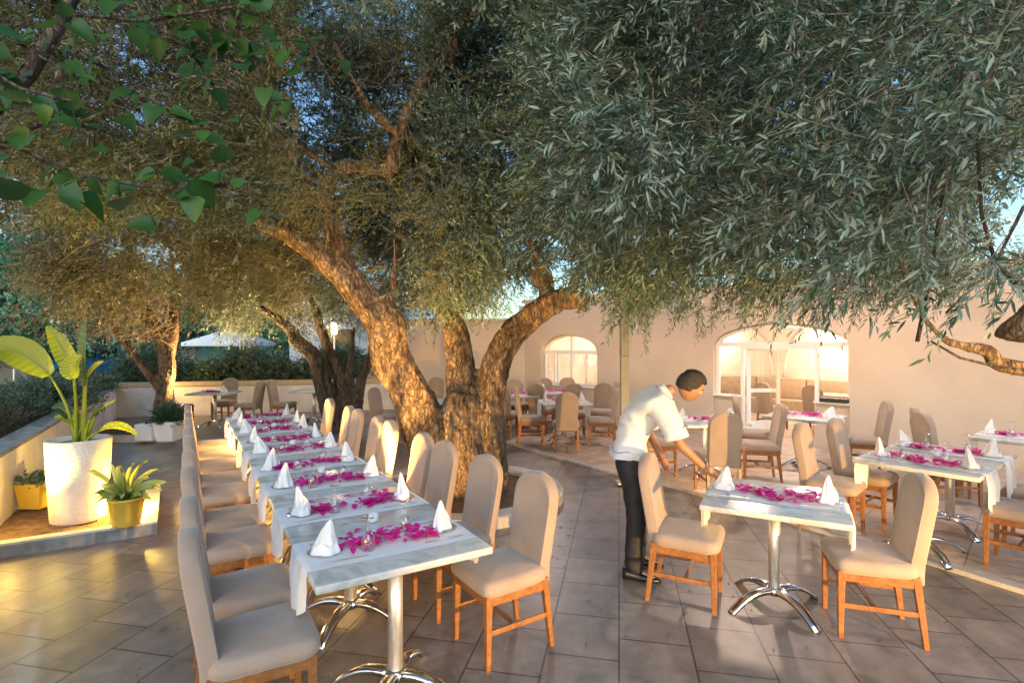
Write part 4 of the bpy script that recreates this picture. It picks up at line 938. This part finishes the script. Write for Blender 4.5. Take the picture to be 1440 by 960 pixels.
# ------------------------------------------------------------------ left olive tree
lt_ = thing('olive_tree', 'slender olive tree in the kerbed bed left of the far square table', 'tree')
limbs = [([q(222, 628, 10.2), q(226, 590, 10.2), q(232, 550, 10.2), q(236, 510, 10.2), q(228, 475, 10.2), q(205, 440, 10.1), q(190, 400, 10.0), q(180, 340, 9.8)], [.17, .16, .15, .15, .13, .12, .09, .05]),
         ([q(234, 520, 10.2), q(243, 470, 10.3), q(246, 420, 10.4), q(240, 340, 10.6)], [.12, .10, .08, .04]),
         ([q(228, 550, 10.2), q(200, 515, 10.0), q(180, 490, 9.9), q(150, 440, 9.7)], [.09, .07, .05, .03])]
wood('trunk', limbs, M['bark'], lt_, voxel=.028, amp=.025)
CL = np.array([[-6.5, 10, 3.2]])
S4 = [sprays(frust(420, (70, 420), (215, 400), (8.6, 10.0), None, (1.0, .05)), 13, .15, CL, 15, .070, .017, .36), sprays(frust(520, (40, 430), (210, 475), (8.6, 12.2), lambda x, y, d: (y < 400+45*np.sin(x*.017+.5)+25*np.sin(x*.05)) | ((y < 440) & (x > 80) & (x < 190))), 12, .17, CL, 13, .075, .017, .34)]
crown(lt_, S4, 'crown', M['olive_lit_dry'], six=False, twr=.004)
tc_ = frust(900, (110, 240), (400, 480), (9.2, 11)); td = unit(rng.normal(0, 1, tc_.shape)+np.array([[0, 0, .5]]))
ob('twigs', twig_mesh('twigs', M['twig'], tc_, tc_+td*.45, np.full(len(tc_), .005), np.full(len(tc_), .002)), lt_)
# ------------------------------------------------------------------ multi-stemmed olive
mt = thing('olive_tree', 'multi-stemmed dark olive tree behind the long row of tables', 'tree')
limbs = [([q(482, 625, 10.8), q(470, 590, 10.8), q(455, 545, 10.8), q(440, 500, 10.7), q(415, 480, 10.6), q(412, 470, 10.6), q(395, 452, 10.5), q(365, 432, 10.4)], [.26, .24, .18, .15, .13, .12, .09, .06]),
         ([q(486, 625, 10.9), q(488, 580, 10.9), q(478, 530, 11), q(462, 490, 11), q(448, 450, 11.1), q(430, 400, 11.2)], [.22, .17, .13, .11, .09, .05]),
         ([q(495, 625, 10.8), q(500, 570, 10.8), q(510, 530, 10.8), q(522, 500, 10.8), q(526, 470, 10.8), q(530, 420, 10.9)], [.18, .12, .10, .08, .06, .04]),
         ([q(490, 625, 10.8), q(494, 560, 10.9), q(492, 520, 11.0), q(498, 460, 11.2)], [.16, .10, .08, .04])]
wood('trunk', limbs, M['bark_dark'], mt, voxel=.028, amp=.03)
CMt = np.array([[-3.6, 11, 3.0]])
S5 = [sprays(frust(480, (300, 620), (330, 480), (9.8, 13.0), lambda x, y, d: (y < 440+20*np.sin(x*.04)) | ((x > 500) & (x < 560) & (y < 465))), 12, .17, CMt, 12, .075, .017, .34)]
crown(mt, S5, 'crown', M['olive'], six=False, twr=.004)
# ------------------------------------------------------------------ far trees and hedge
def far_tree(x, y, h, r, label, n=240, m_='far_leaf'):
    t = thing('park_tree', label, 'tree', group='green trees beyond the fence')
    MB().tube([(x, y, 0), (x+.1, y, h*.4), (x, y, h*.75)], [.22, .17, .08], 8).build('trunk', M['bark_dark'], t)
    c = np.array([[x, y, h*.68]]); u = unit(rng.normal(0, 1, (n, 3)))*(rng.random((n, 1))**.4); cent = c+u*np.array([[r, r, h*.38]])
    crown(t, [sprays(cent, 8, .3, c, 10, .17, .10, .5)], 'crown', M[m_], six=False, tw=False)
far_tree(-19.5, 21.5, 5.8, 2.7, 'bright green tree at the left edge beyond the glass fence')
far_tree(-16.6, 23.5, 5.0, 2.2, 'green tree above the blue van')
far_tree(-12.6, 24.0, 6.0, 2.4, 'green tree behind the parasol', 200)
far_tree(-8.3, 22.0, 4.4, 1.7, 'green tree right of the parasol', 160)
far_tree(-24.5, 24.0, 7.5, 3.5, 'tall green tree beyond the left edge of the picture', 240)
h = thing('hedge', 'dark green leafy hedge growing behind the straight low wall', 'hedge')
n = 1500; tt = rng.random(n); cent = np.stack([-10.1+tt*6.9, 13.75+tt*1.75+rng.uniform(-.35, .45, n), .78+rng.random(n)**1.3*(.62+.25*np.sin(tt*19))], 1)
crown(h, [sprays(cent, 5, .09, np.array([[-6.5, 14.4, 0]]), 9, .085, .028, .22, 0)], 'leaves', M['hedge'], six=False, twr=.003)
def shrub(x, y, z, r, h_, label, m_, n=90, L=.05, w=.010):
    t = thing('shrub', label, 'shrub', group='low shrubs in the raised bed')
    cent = np.array([[x, y, z]])+rng.normal(0, 1, (n, 3))*np.array([[r*.45, r*.45, 0]]); cent[:, 2] = z+rng.random(n)*h_*.6
    crown(t, [sprays(cent, 6, .05, np.array([[x, y, z-.4]]), 12, L, w, .24, -.1, .7)], 'leaves', M[m_], six=False, twr=.003)
shrub(-5.55, 4.35, .66, .42, .30, 'brown-green heath shrub at the left edge of the picture', 'shrub', 150)
shrub(-6.1, 5.25, .66, .45, .32, 'brown-green heath shrub left of the big leaves', 'shrub', 150)
shrub(-6.7, 6.35, .66, .45, .34, 'olive-brown heath shrub behind the banana plant', 'shrub', 130)
shrub(-7.2, 7.4, .66, .45, .4, 'dusty green shrub behind the banana stems', 'hedge', 120, .06, .016)
shrub(-7.7, 8.7, .66, .5, .5, 'dark green shrub beside the slanting wall, middle', 'hedge', 130, .07, .02)
shrub(-8.6, 10.0, .66, .5, .55, 'dark green shrub beside the slanting wall, near its far corner', 'hedge', 130, .07, .02)
shrub(-9.6, 11.6, .66, .55, .6, 'dark shrub in the corner where the two low walls meet', 'hedge', 130, .07, .02)
# palm frond at the left edge
t = thing('palm', 'dark palm fronds poking in at the left edge', 'palm', group=None)
bs = Vector((-6.55, 5.9, .66)); MB().lathe([(.12, 0), (.09, .7), (.05, .9)], bs, 10).build('trunk', M['bark_dark'], t)
b_, d_, n_, L_ = [], [], [], []
for k in range(9):
    a = k*.7; hd = Vector((math.cos(a), math.sin(a), 0))
    for i in range(26):
        u = i/26; p = bs+Vector((0, 0, .85))+hd*.75*u+Vector((0, 0, .35*math.sin(u*2.2)-.3*u*u))
        for s in (-1, 1):
            b_.append(p); dd_ = (hd*.6+Vector((-hd.y, hd.x, 0))*s*.8+Vector((0, 0, -.35))).normalized(); d_.append(dd_); n_.append((0, 0, 1)); L_.append(.26*(1-u*.6))
ob('fronds', leaves_mesh('fronds', M['hedge'], np.array([tuple(x) for x in b_]), np.array([tuple(x) for x in d_]), np.array(n_, float), np.array(L_), np.full(len(L_), .016), True), t)

# ------------------------------------------------------------------ foreground mulberry branch, top left
fb = thing('mulberry_branch', 'leafy mulberry branch with broad green leaves hanging in at the upper left corner', 'branch')
def fl(mb, p, d, up, L, w):
    d = d.normalized(); s = d.cross(up).normalized(); n = s.cross(d); out = []
    prof = [(-.06, .12), (-.03, .30), (.06, .44), (.18, .51), (.30, .50), (.45, .45), (.60, .36), (.75, .24), (.88, .11), (1.0, .005)]; cu = R.uniform(.05, .35); fo = R.uniform(.05, .4)
    vs = []
    for t, ww in prof: 
        c = p+d*L*t-n*L*cu*t*t; rp = 1+.07*math.sin(t*40)
        vs += [c-s*w*ww*rp+n*w*ww*fo, c-s*w*ww*.5+n*w*ww*fo*.25, c, c+s*w*ww*.5+n*w*ww*fo*.25, c+s*w*ww*rp+n*w*ww*fo]
    fs = []
    for i in range(9):
        for j in range(4): fs.append((i*5+j, i*5+j+1, i*5+j+6, i*5+j+5))
    mb.add(vs, fs, True)
br = MB(); lv = MB(); R = random.Random(11)
br.tube([q(-120, 260, 1.9), q(-30, 170, 1.9), q(40, 105, 1.9), q(95, 15, 1.9), q(125, -60, 1.9)], [.04, .032, .026, .02, .016], 10)
br.tube([q(-60, 230, 2.1), q(20, 190, 2.1), q(90, 160, 2.1), q(130, 130, 2.1)], [.02, .012, .008, .004], 8)
paths = [[(-30, 20, 1.7), (40, 70, 1.7), (110, 110, 1.7)], [(-30, 90, 1.6), (30, 125, 1.6), (110, 145, 1.6)], [(60, 60, 1.9), (160, 100, 1.9), (250, 165, 1.9), (300, 175, 2.0)], [(-40, 190, 1.5), (40, 215, 1.5), (130, 250, 1.5), (200, 262, 1.5)], [(-40, 250, 1.5), (10, 280, 1.5)], [(90, 20, 1.8), (200, 30, 1.8), (330, 10, 1.8), (420, 40, 1.8), (470, 120, 1.8)], [(150, 0, 2.0), (260, 60, 2.0), (300, 120, 2.0)], [(200, 262, 1.5), (290, 265, 1.6), (350, 250, 1.6)], [(-20, 140, 1.8), (80, 170, 1.8), (170, 190, 1.8)], [(280, -10, 1.9), (350, 60, 1.9), (380, 150, 1.9)]]
for pth in paths:
    pts = [q(*p) for p in pth]; br.tube(pts, [.005]*len(pts), 6)
    for i in range(len(pts)-1):
        for k in range(8):
            if R.random() < .85:
                p0_ = pts[i].lerp(pts[i+1], R.random()); d = Vector((R.uniform(-1, 1), R.uniform(-1, .6), R.uniform(-1.2, .5))); p = p0_+Vector((R.gauss(0, .045), R.gauss(0, .05), R.gauss(-.01, .04))); br.tube([p0_, p0_.lerp(p, .5)+Vector((0, 0, .008)), p], [.0016]*3, 4)
                L = R.uniform(.045, .095); fl(lv, p, d, Vector((R.uniform(-.4, .4), -.7, R.uniform(.2, 1))), L, L*.85)
br.build('branches', M['bark_dark'], fb); lv.build('leaves', M['green'], fb)

# ------------------------------------------------------------------ potted plants
def leaf_blade(mb, pts, w, up, seg=34, wave=.005, fold=.22):
    pts = [Vector(p) for p in pts]; vs = []
    n = seg; 
    def bez(t):
        a, b, c, d = pts; return a*(1-t)**3+b*3*t*(1-t)**2+c*3*t*t*(1-t)+d*t**3
    for i in range(n+1):
        t = i/n; p = bez(t); tg = (bez(min(1, t+.01))-bez(max(0, t-.01))).normalized(); s = tg.cross(Vector(up)).normalized(); nn = s.cross(tg)
        ww = w*(math.sin(PI*min(1, (t*.93+.05))**.85))**.75
        for v in (-1, -.66, -.33, 0, .33, .66, 1):
            vs.append(p+s*ww*v*.5+nn*(abs(v)*ww*fold+wave*math.sin(i*2.1+abs(v)*2)*(.3+abs(v))))
    fs = [(i*7+j, i*7+j+1, i*7+j+8, i*7+j+7) for i in range(n) for j in range(6)]
    mb.add(vs, fs, True)
pc = P(111, 740, .1); pc = Vector((pc.x*(pc.y+.25)/pc.y, pc.y+.25, .09))
t = thing('potted_banana', 'tall rough white pot with a broad-leaved banana plant lit yellow', 'potted plant', pc)
pot = MB(); pr = [(.215, 0), (.222, .02), (.235, .25), (.252, .55), (.262, .775), (.258, .79), (.240, .79), (.234, .74), (0, .74)]
pot.lathe(pr, seg=40); pot.build('pot', M['pot_white'], t)
MB().lathe([(.236, .742), (.15, .752), (0, .76)], seg=24).build('soil', M['soil'], t)
def rel(px, py, dd=0.0): return Q(px, py, pc.y+dd)-pc
base = Vector((0, 0, .75))
st = MB(); bl = []
def stem(a, b, c, r0=.022, r1=.008):
    a, b, c = Vector(a), Vector(b), Vector(c); pts = [a*(1-u)**2+b*2*u*(1-u)+c*u*u for u in [i/8 for i in range(9)]]; st.tube(pts, [r0+(r1-r0)*i/8 for i in range(9)], 8)
spec = [  # (foot offset, mid, blade start, blade bezier.., width, up, material)
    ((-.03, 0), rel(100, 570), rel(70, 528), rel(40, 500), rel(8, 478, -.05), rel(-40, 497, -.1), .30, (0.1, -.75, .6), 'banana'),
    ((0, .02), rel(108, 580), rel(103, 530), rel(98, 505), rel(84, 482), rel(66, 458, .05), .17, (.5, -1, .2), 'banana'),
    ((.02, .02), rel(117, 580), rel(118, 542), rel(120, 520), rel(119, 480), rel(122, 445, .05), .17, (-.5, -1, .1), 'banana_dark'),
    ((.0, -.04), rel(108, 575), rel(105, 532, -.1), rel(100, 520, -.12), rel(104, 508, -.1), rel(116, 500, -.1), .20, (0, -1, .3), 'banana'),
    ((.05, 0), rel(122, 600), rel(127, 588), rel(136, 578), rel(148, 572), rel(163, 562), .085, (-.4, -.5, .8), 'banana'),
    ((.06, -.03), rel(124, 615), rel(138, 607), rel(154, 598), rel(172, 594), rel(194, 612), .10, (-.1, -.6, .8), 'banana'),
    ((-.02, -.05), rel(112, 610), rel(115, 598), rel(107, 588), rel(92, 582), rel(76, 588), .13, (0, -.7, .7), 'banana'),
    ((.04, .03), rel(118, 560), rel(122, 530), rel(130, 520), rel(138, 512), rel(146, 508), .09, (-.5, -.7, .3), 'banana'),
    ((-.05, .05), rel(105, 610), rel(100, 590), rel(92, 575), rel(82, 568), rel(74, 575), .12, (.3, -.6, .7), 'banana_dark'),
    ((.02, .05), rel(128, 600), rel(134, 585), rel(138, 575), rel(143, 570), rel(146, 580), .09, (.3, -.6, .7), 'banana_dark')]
for (fo, mid, a, b, c, d, w, up, mm) in spec:
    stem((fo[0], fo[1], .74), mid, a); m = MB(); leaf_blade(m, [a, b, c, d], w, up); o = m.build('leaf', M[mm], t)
    k = MB(); pts = [a*(1-u)**3+b*3*u*(1-u)**2+c*3*u*u*(1-u)+d*u**3 for u in [i/10 for i in range(11)]]; k.tube(pts, [.007-.005*i/10 for i in range(11)], 6); k.build('midrib', M['banana'], o)
st.build('stems', M['banana'], t)
# yellow bucket with variegated plant
p = P(178, 737, .122); t = thing('potted_variegated_plant', 'small round yellow pot with variegated spiky leaves on the pale kerb', 'potted plant', p)
MB().lathe([(.105, 0), (.11, .01), (.145, .235), (.152, .24), (.152, .26), (.14, .26), (.135, .22), (0, .22)], seg=28).build('pot', M['pot_yellow'], t)
R = random.Random(5)
for i in range(34):
    a = i*2.4; tl = .09+.03*(i % 5); h_ = R.uniform(.12, .38) if i > 14 else R.uniform(.05, .16); d = Vector((math.cos(a), math.sin(a), 0))
    if i in (20, 23): d *= .3; h_ = .40
    m = MB(); leaf_blade(m, [d*.02+Vector((0, 0, .2)), d*.06+Vector((0, 0, .22+h_*.5)), d*(.08+tl*.6)+Vector((0, 0, .22+h_*.9)), d*(.10+tl)+Vector((0, 0, .2+h_*(.9 if i > 14 else .6)))], .075 if i < 15 else .085, (d.x*.2, -.4, 1) if i < 15 else (-.6, -1, .2), 8, .002, .3); m.build('leaf', M['variegated'], t)
p = P(53, 712, .11); t = thing('potted_succulent', 'square yellow pot with a low dark succulent against the slanting wall', 'potted plant', p)
m = MB(); m.frustum((0, 0, 0), (.10, .10), (0, 0, .26), (.135, .135)); m.build('pot', M['pot_yellow'], t, bevel=.008)
cent = rng.normal(0, 1, (30, 3))*np.array([[.05, .05, .01]])+np.array([[0, 0, .27]])
crown(t, [sprays(cent, 4, .02, np.array([[0, 0, .15]]), 7, .035, .02, .07, 0)], 'leaves', M['hedge'], six=False, tw=False)
p = P(238, 617, .12); t = thing('potted_yucca', 'square white pot with a spiky yucca at the foot of the left tree', 'potted plant', (p.x, p.y, .10))
m = MB(); m.frustum((0, 0, 0), (.14, .14), (0, 0, .34), (.19, .19)); m.build('pot', M['white_paint'], t, bevel=.01)
cent = np.zeros((60, 3))+np.array([[0, 0, .33]])
crown(t, [sprays(cent, 2, .02, np.array([[0, 0, .1]]), 3, .34, .026, .05, -.3)], 'leaves', M['hedge'], six=True, tw=False)
p = P(206, 618, .06); t = thing('garden_light_box', 'small white box lamp housing in the bed of the left tree', 'lamp housing', (p.x, p.y, .05))
MB().box(-.16, .16, -.1, .1, 0, .3).build('housing', M['white_paint'], t, bevel=.015); MB().tube([(0, 0, .3), (0, 0, .36)], .02, 8).build('knob', M['black_plastic'], t)

n_ = 420; fx = rng.uniform(-4, 4.5, n_); fy = rng.uniform(2.2, 9.5, n_)
a_ = rng.uniform(0, 6.28, n_); zz = np.where(fx > 2.2, .004, .004)
ok_ = (fx < 3.6-.55*fy+2.2) ; fx, fy, a_ = fx[ok_], fy[ok_], a_[ok_]
o = ob('fallen_leaves', leaves_mesh('fallen_leaves', M['olive_lit_dry'], np.stack([fx, fy, np.full(len(fx), .005)], 1), np.stack([np.cos(a_), np.sin(a_), np.full(len(fx), .03)], 1), np.tile([[0., 0, 1]], (len(fx), 1)), rng.uniform(.03, .055, len(fx)), rng.uniform(.009, .014, len(fx)), True), None, 'small dry olive leaves fallen on the paving', 'fallen leaves', None, 'stuff')

# ------------------------------------------------------------------ the waiter
def skinned(name, verts, edges, rad, m_, parent, sub=2, root=0):
    me = bpy.data.meshes.new(name); me.from_pydata(verts, edges, []); o = bpy.data.objects.new(name, me); COL.objects.link(o)
    md = o.modifiers.new('s', 'SKIN'); md.use_smooth_shade = True
    for i, r in enumerate(rad):
        me.skin_vertices[0].data[i].radius = r if hasattr(r, '__len__') else (r, r); me.skin_vertices[0].data[i].use_root = (i == root)
    s = o.modifiers.new('u', 'SUBSURF'); s.levels = sub; s.render_levels = sub
    dg = bpy.context.evaluated_depsgraph_get(); me2 = bpy.data.meshes.new_from_object(o.evaluated_get(dg)); bpy.data.objects.remove(o)
    me2.materials.clear(); me2.materials.append(m_); me2.polygons.foreach_set('use_smooth', np.ones(len(me2.polygons), bool)); me2.update()
    return ob(name, me2, parent)
man = thing('person', 'waiter in white short-sleeved shirt and black trousers bending over to lay the small table', 'person', (0, 0, 0))
pel = (.935, 4.16, .90); wst = (.925, 4.16, 1.04); ch = (.985, 4.15, 1.20); uc = (1.085, 4.14, 1.345); nk = (1.20, 4.13, 1.425); hb_ = (1.285, 4.12, 1.46)
shR, elR, wrR = (1.13, 3.95, 1.345), (1.245, 3.91, 1.06), (1.455, 3.95, .865)
shL, elL, wrL = (1.13, 4.33, 1.35), (1.14, 4.43, 1.08), (1.20, 4.17, .885)
hpR, knR, anR = (.93, 4.06, .86), (.955, 4.03, .47), (.92, 4.03, .09)
hpL, knL, anL = (.95, 4.26, .86), (1.03, 4.30, .47), (1.02, 4.32, .09)
toR, toL = (1.03, 4.0, .03), (1.14, 4.28, .03)
verts = [pel, wst, ch, uc, nk, hb_, shR, elR, wrR, shL, elL, wrL, hpR, knR, anR, hpL, knL, anL, toR, toL]
edges = [(0, 1), (1, 2), (2, 3), (3, 4), (4, 5), (3, 6), (6, 7), (7, 8), (3, 9), (9, 10), (10, 11), (0, 12), (12, 13), (13, 14), (0, 15), (15, 16), (16, 17), (14, 18), (17, 19)]
rad = [.085, .075, .085, .07, .05, .052, .040, .040, .026, .040, .040, .026, .065, .045, .022, .065, .045, .022, .012, .012]
skinned('body', verts, edges, rad, M['skin'], man)
# hands
def hand(wr, dr, pn, th_side, curl, parent, sz=1.0):
    """one palm and five finger chains rooted in it; dr: direction of the fingers, pn: palm normal"""
    wr = Vector(wr); dr = Vector(dr).normalized(); pn = Vector(pn); pn = (pn-dr*pn.dot(dr)).normalized(); sd = dr.cross(pn)*th_side
    vs = [wr-dr*.02, wr+dr*.03*sz, wr+dr*.065*sz]; ed = [(0, 1), (1, 2)]; rd = [(.020, .027), (.016, .034), (.014, .036)]
    for k, (off, ln) in enumerate(((.030, .066), (.010, .075), (-.010, .070), (-.029, .054))):
        b = wr+dr*.075*sz+sd*off; d = (dr+sd*off*2).normalized(); prev = 2; p = b
        vs.append(p); rd.append((.0105, .0105)); ed.append((prev, len(vs)-1)); prev = len(vs)-1
        for j, f in enumerate((.45, .32, .23)):
            d = (d*math.cos(curl[j])+pn*math.sin(curl[j])).normalized(); p = p+d*ln*f*sz; vs.append(p); rd.append((.0092-.001*j,)*2); ed.append((prev, len(vs)-1)); prev = len(vs)-1
    b = wr+dr*.02*sz+sd*.026; vs.append(b); rd.append((.013, .013)); ed.append((1, len(vs)-1)); prev = len(vs)-1
    d = (dr*.6+sd*.75+pn*.25).normalized()
    for f in (.034, .028): b = b+d*f*sz; d = (d+dr*.5+pn*.3).normalized(); vs.append(b); rd.append((.0105, .0105)); ed.append((prev, len(vs)-1)); prev = len(vs)-1
    skinned('hand', [tuple(v) for v in vs], ed, rd, M['skin'], parent)
hand(wrR, (.85, .05, -.45), (-.1, 0, -1), 1, (.3, .45, .35), man)
hand(wrL, (.35, -.25, -.9), (.9, -.2, .2), -1, (.35, .5, .4), man)
# shirt
sv = [(.922, 4.16, .975), wst, ch, uc, (1.165, 4.13, 1.405), (1.125, 3.96, 1.345), (1.175, 3.925, 1.22), (1.215, 3.91, 1.125), (1.125, 4.32, 1.35), (1.135, 4.375, 1.23), (1.145, 4.41, 1.13)]
se_ = [(0, 1), (1, 2), (2, 3), (3, 4), (3, 5), (5, 6), (6, 7), (3, 8), (8, 9), (9, 10)]
sr_ = [.134, .132, .148, .138, .078, .098, .084, .086, .098, .084, .084]
sh = skinned('shirt', sv, se_, sr_, M['shirt'], man, 2, 1)
# cloth creases on shirt
def crease(o, amp, fr):
    me = o.data
    nrm = [v.normal.copy() for v in me.vertices]
    for v, nn in zip(me.vertices, nrm):
        w = Vector((v.co.x*fr+v.co.z*fr*.6, v.co.y*fr*.5, v.co.z*fr-v.co.x*fr*.4)); a = 1-abs(NZ.noise(w))*2.2; v.co += nn*amp*(a+.5*NZ.noise(w*2.1))
    me.update()
def densify(o, lv):
    md = o.modifiers.new('d', 'SUBSURF'); md.levels = lv; dg = bpy.context.evaluated_depsgraph_get(); me = bpy.data.meshes.new_from_object(o.evaluated_get(dg)); o.modifiers.clear(); o.data = me
densify(sh, 1); crease(sh, .013, 9)
for (c_, d_, r_) in (((1.219, 3.909, 1.112), (.25, -.1, -.96), .079), ((1.147, 4.415, 1.118), (.1, .25, -.96), .079)):
    c_ = Vector(c_); d_ = Vector(d_).normalized(); a_ = d_.cross(Vector((0, 1, 0))).normalized(); b3 = d_.cross(a_); vs = []
    for (h_, q_) in ((-.06, .97), (-.02, 1.03), (.012, 1.06), (.014, .98), (-.02, .93)):
        for k in range(24): an = 2*PI*k/24; vs.append(c_+d_*h_+(a_*math.cos(an)*1.08+b3*math.sin(an)*.94)*r_*q_*(1+.05*math.sin(3*an)))
    MB().add(vs, [(i*24+k, i*24+(k+1) % 24, (i+1)*24+(k+1) % 24, (i+1)*24+k) for i in range(4) for k in range(24)], True).build('sleeve_hem', M['shirt'], sh)
cl_ = MB(); dn = Vector((.75, -.05, .5)).normalized(); cc_ = Vector((1.20, 4.13, 1.425)); a_ = dn.cross(Vector((0, 1, 0))).normalized(); b2 = dn.cross(a_)
vs = []; 
for (h_, r_) in ((-.03, .072), (.0, .07), (.022, .066), (.024, .072), (.0, .078), (-.022, .085)):
    for k in range(24): an = 2*PI*k/24; vs.append(cc_+dn*h_+a_*math.cos(an)*r_*.95+b2*math.sin(an)*r_)
cl_.add(vs, [(i*24+k, i*24+(k+1) % 24, (i+1)*24+(k+1) % 24, (i+1)*24+k) for i in range(5) for k in range(24)], True); cl_.build('collar', M['shirt'], sh)
# trousers
tv = [(.925, 4.16, .985), (.93, 4.16, .90), (.93, 4.075, .80), (.945, 4.05, .62), knR, (.935, 4.03, .28), (.935, 4.03, .03), (.95, 4.245, .80), (.985, 4.27, .62), knL, (1.025, 4.31, .28), (1.035, 4.32, .03)]
te = [(0, 1), (1, 2), (2, 3), (3, 4), (4, 5), (5, 6), (1, 7), (7, 8), (8, 9), (9, 10), (10, 11)]
trs = [.124, .136, .105, .088, .078, .070, .080, .105, .088, .078, .070, .080]
tr_ = skinned('trousers', tv, te, trs, M['trousers'], man, 2, 1); densify(tr_, 1); crease(tr_, .006, 7)
for an_, to in ((anR, toR), (anL, toL)):
    d = (Vector(to)-Vector(an_)); d.z = 0; d.normalize(); s = Vector((-d.y, d.x, 0)); h0 = Vector((an_[0], an_[1], 0))-d*.07; vs = []
    rows = []
    for i in range(11):
        u = i/10; w = .036+.014*math.sin(PI*min(1, u*1.15))-(.022*max(0, u-.8)*5 if u > .8 else 0); hh = .085-.05*min(1, max(0, (u-.25)*1.8)) if u < .95 else .022
        for k in range(10): a = 2*PI*k/10; vs.append(h0+d*.285*u+s*w*math.cos(a)+Vector((0, 0, max(0.0, .5*hh+.5*hh*math.sin(a)*1.1))))
    MB().add(vs, [(i*10+k, i*10+(k+1) % 10, (i+1)*10+(k+1) % 10, (i+1)*10+k) for i in range(10) for k in range(10)]+[tuple(range(9, -1, -1)), tuple(range(100, 110))], True).build('shoe', M['shoe'], man)
# head
hc = Vector((1.395, 4.12, 1.475)); pitch = math.radians(38)
Hm = Matrix.Translation(hc) @ Matrix.Rotation(math.radians(-8), 4, 'Z') @ Matrix.Rotation(pitch, 4, 'Y')
def headpt(th, ph):   # th azimuth (0 = face), ph elevation
    x = math.cos(ph)*math.cos(th); y = math.cos(ph)*math.sin(th); z = math.sin(ph)
    X, Y, Z = x*.096, y*.075, z*.115
    if x < 0: X *= 1.05
    if z < 0: Y *= 1-.28*z*z; X = X*(1-.10*z*z)+(.018*z*z if x > 0 else .03*z*z)
    g = lambda a, b, s: math.exp(-((th-a)**2+(ph-b)**2)/s)
    X += .024*g(0, -.12, .018)+.012*g(0, .06, .02)+.006*g(0, -.52, .01)+.012*g(0, -.85, .05)+.006*(g(.3, .27, .03)+g(-.3, .27, .03)) - .010*(g(.36, .06, .02)+g(-.36, .06, .02)) - .005*g(0, -.36, .004)
    return Vector((X, Y, Z))
vs = []; NT, NP = 64, 40
for i in range(NP+1):
    ph = -PI/2+PI*i/NP
    for k in range(NT):
        th = -PI+2*PI*k/NT; vs.append(Hm @ headpt(th, ph))
hd = MB().add(vs, [(i*NT+k, i*NT+(k+1) % NT, (i+1)*NT+(k+1) % NT, (i+1)*NT+k) for i in range(NP) for k in range(NT)], True).build('head', M['skin'], man)
for s in (-1, 1):
    e_ = MB(); e_.lathe([(.0, -.011), (.008, -.008), (.0115, 0), (.008, .008), (0, .011)], seg=12); me = e_.mesh('eye', M['white_paint'])
    o = ob('eye', me, hd); o.location = Hm @ Vector((.080, s*.031, .008))
    ir = MB(); ir.lathe([(0, -.006), (.0055, -.002), (.0055, .002), (0, .005)], seg=10); o2 = ob('iris', ir.mesh('iris', M['shoe']), o, loc=tuple((Hm.to_3x3() @ Vector((.0085, 0, -.001)))))
    ea = MB(); er = []
    for i in range(5):
        for k in range(14):
            a = 2*PI*k/14; r = [1, 1.05, .9, .6, .3][i]; er.append(Hm @ Vector((-.008+.016*r*math.cos(a)-.004*i*0, s*(.070+[0, .010, .014, .008, .005][i]), -.002+.030*r*math.sin(a))))
    ea.add(er, [(i*14+k, i*14+(k+1) % 14, (i+1)*14+(k+1) % 14, (i+1)*14+k) for i in range(4) for k in range(14)]+[tuple(range(56, 70))], True).build('ear', M['skin'], hd)
lp = MB(); lp.tube([Hm @ Vector((.088, y, -.055-.002*abs(y)*40)) for y in (-.022, -.01, 0, .01, .022)], [.001, .004, .005, .004, .001], 8).build('mouth', mat('lips', (.30, .11, .08), None, .5), hd)
br_ = MB()
for s in (-1, 1): br_.tube([Hm @ Vector((.094-.006*abs(i-1.5), s*(.014+.011*i), .034+.003*math.sin(i))) for i in range(4)], [.002, .004, .004, .001], 6)
br_.build('eyebrows', M['hair'], hd)
vs = []; 
for i in range(22):
    for k in range(NT):
        th = -PI+2*PI*k/NT; low = .62 if abs(th) < .95 else (-.05 if abs(th) < 1.45 else -.35-.25*min(1, (abs(th)-1.45)))
        if .95 <= abs(th) < 1.2: low = .62-.67*(abs(th)-.95)/.25
        ph = low+(PI/2-low)*i/21; p = headpt(th, ph); kf = (.002 if i == 0 else .013+.006*(ph > .6))
        p = p*(1+kf/ .09)+Vector((0, 0, 0)); p += p.normalized()*(.0035*NZ.noise(Vector((p.x*30, p.y*90, p.z*30)))); vs.append(Hm @ p)
MB().add(vs, [(i*NT+k, i*NT+(k+1) % NT, (i+1)*NT+(k+1) % NT, (i+1)*NT+k) for i in range(21) for k in range(NT)], True).build('hair', M['hair'], hd)
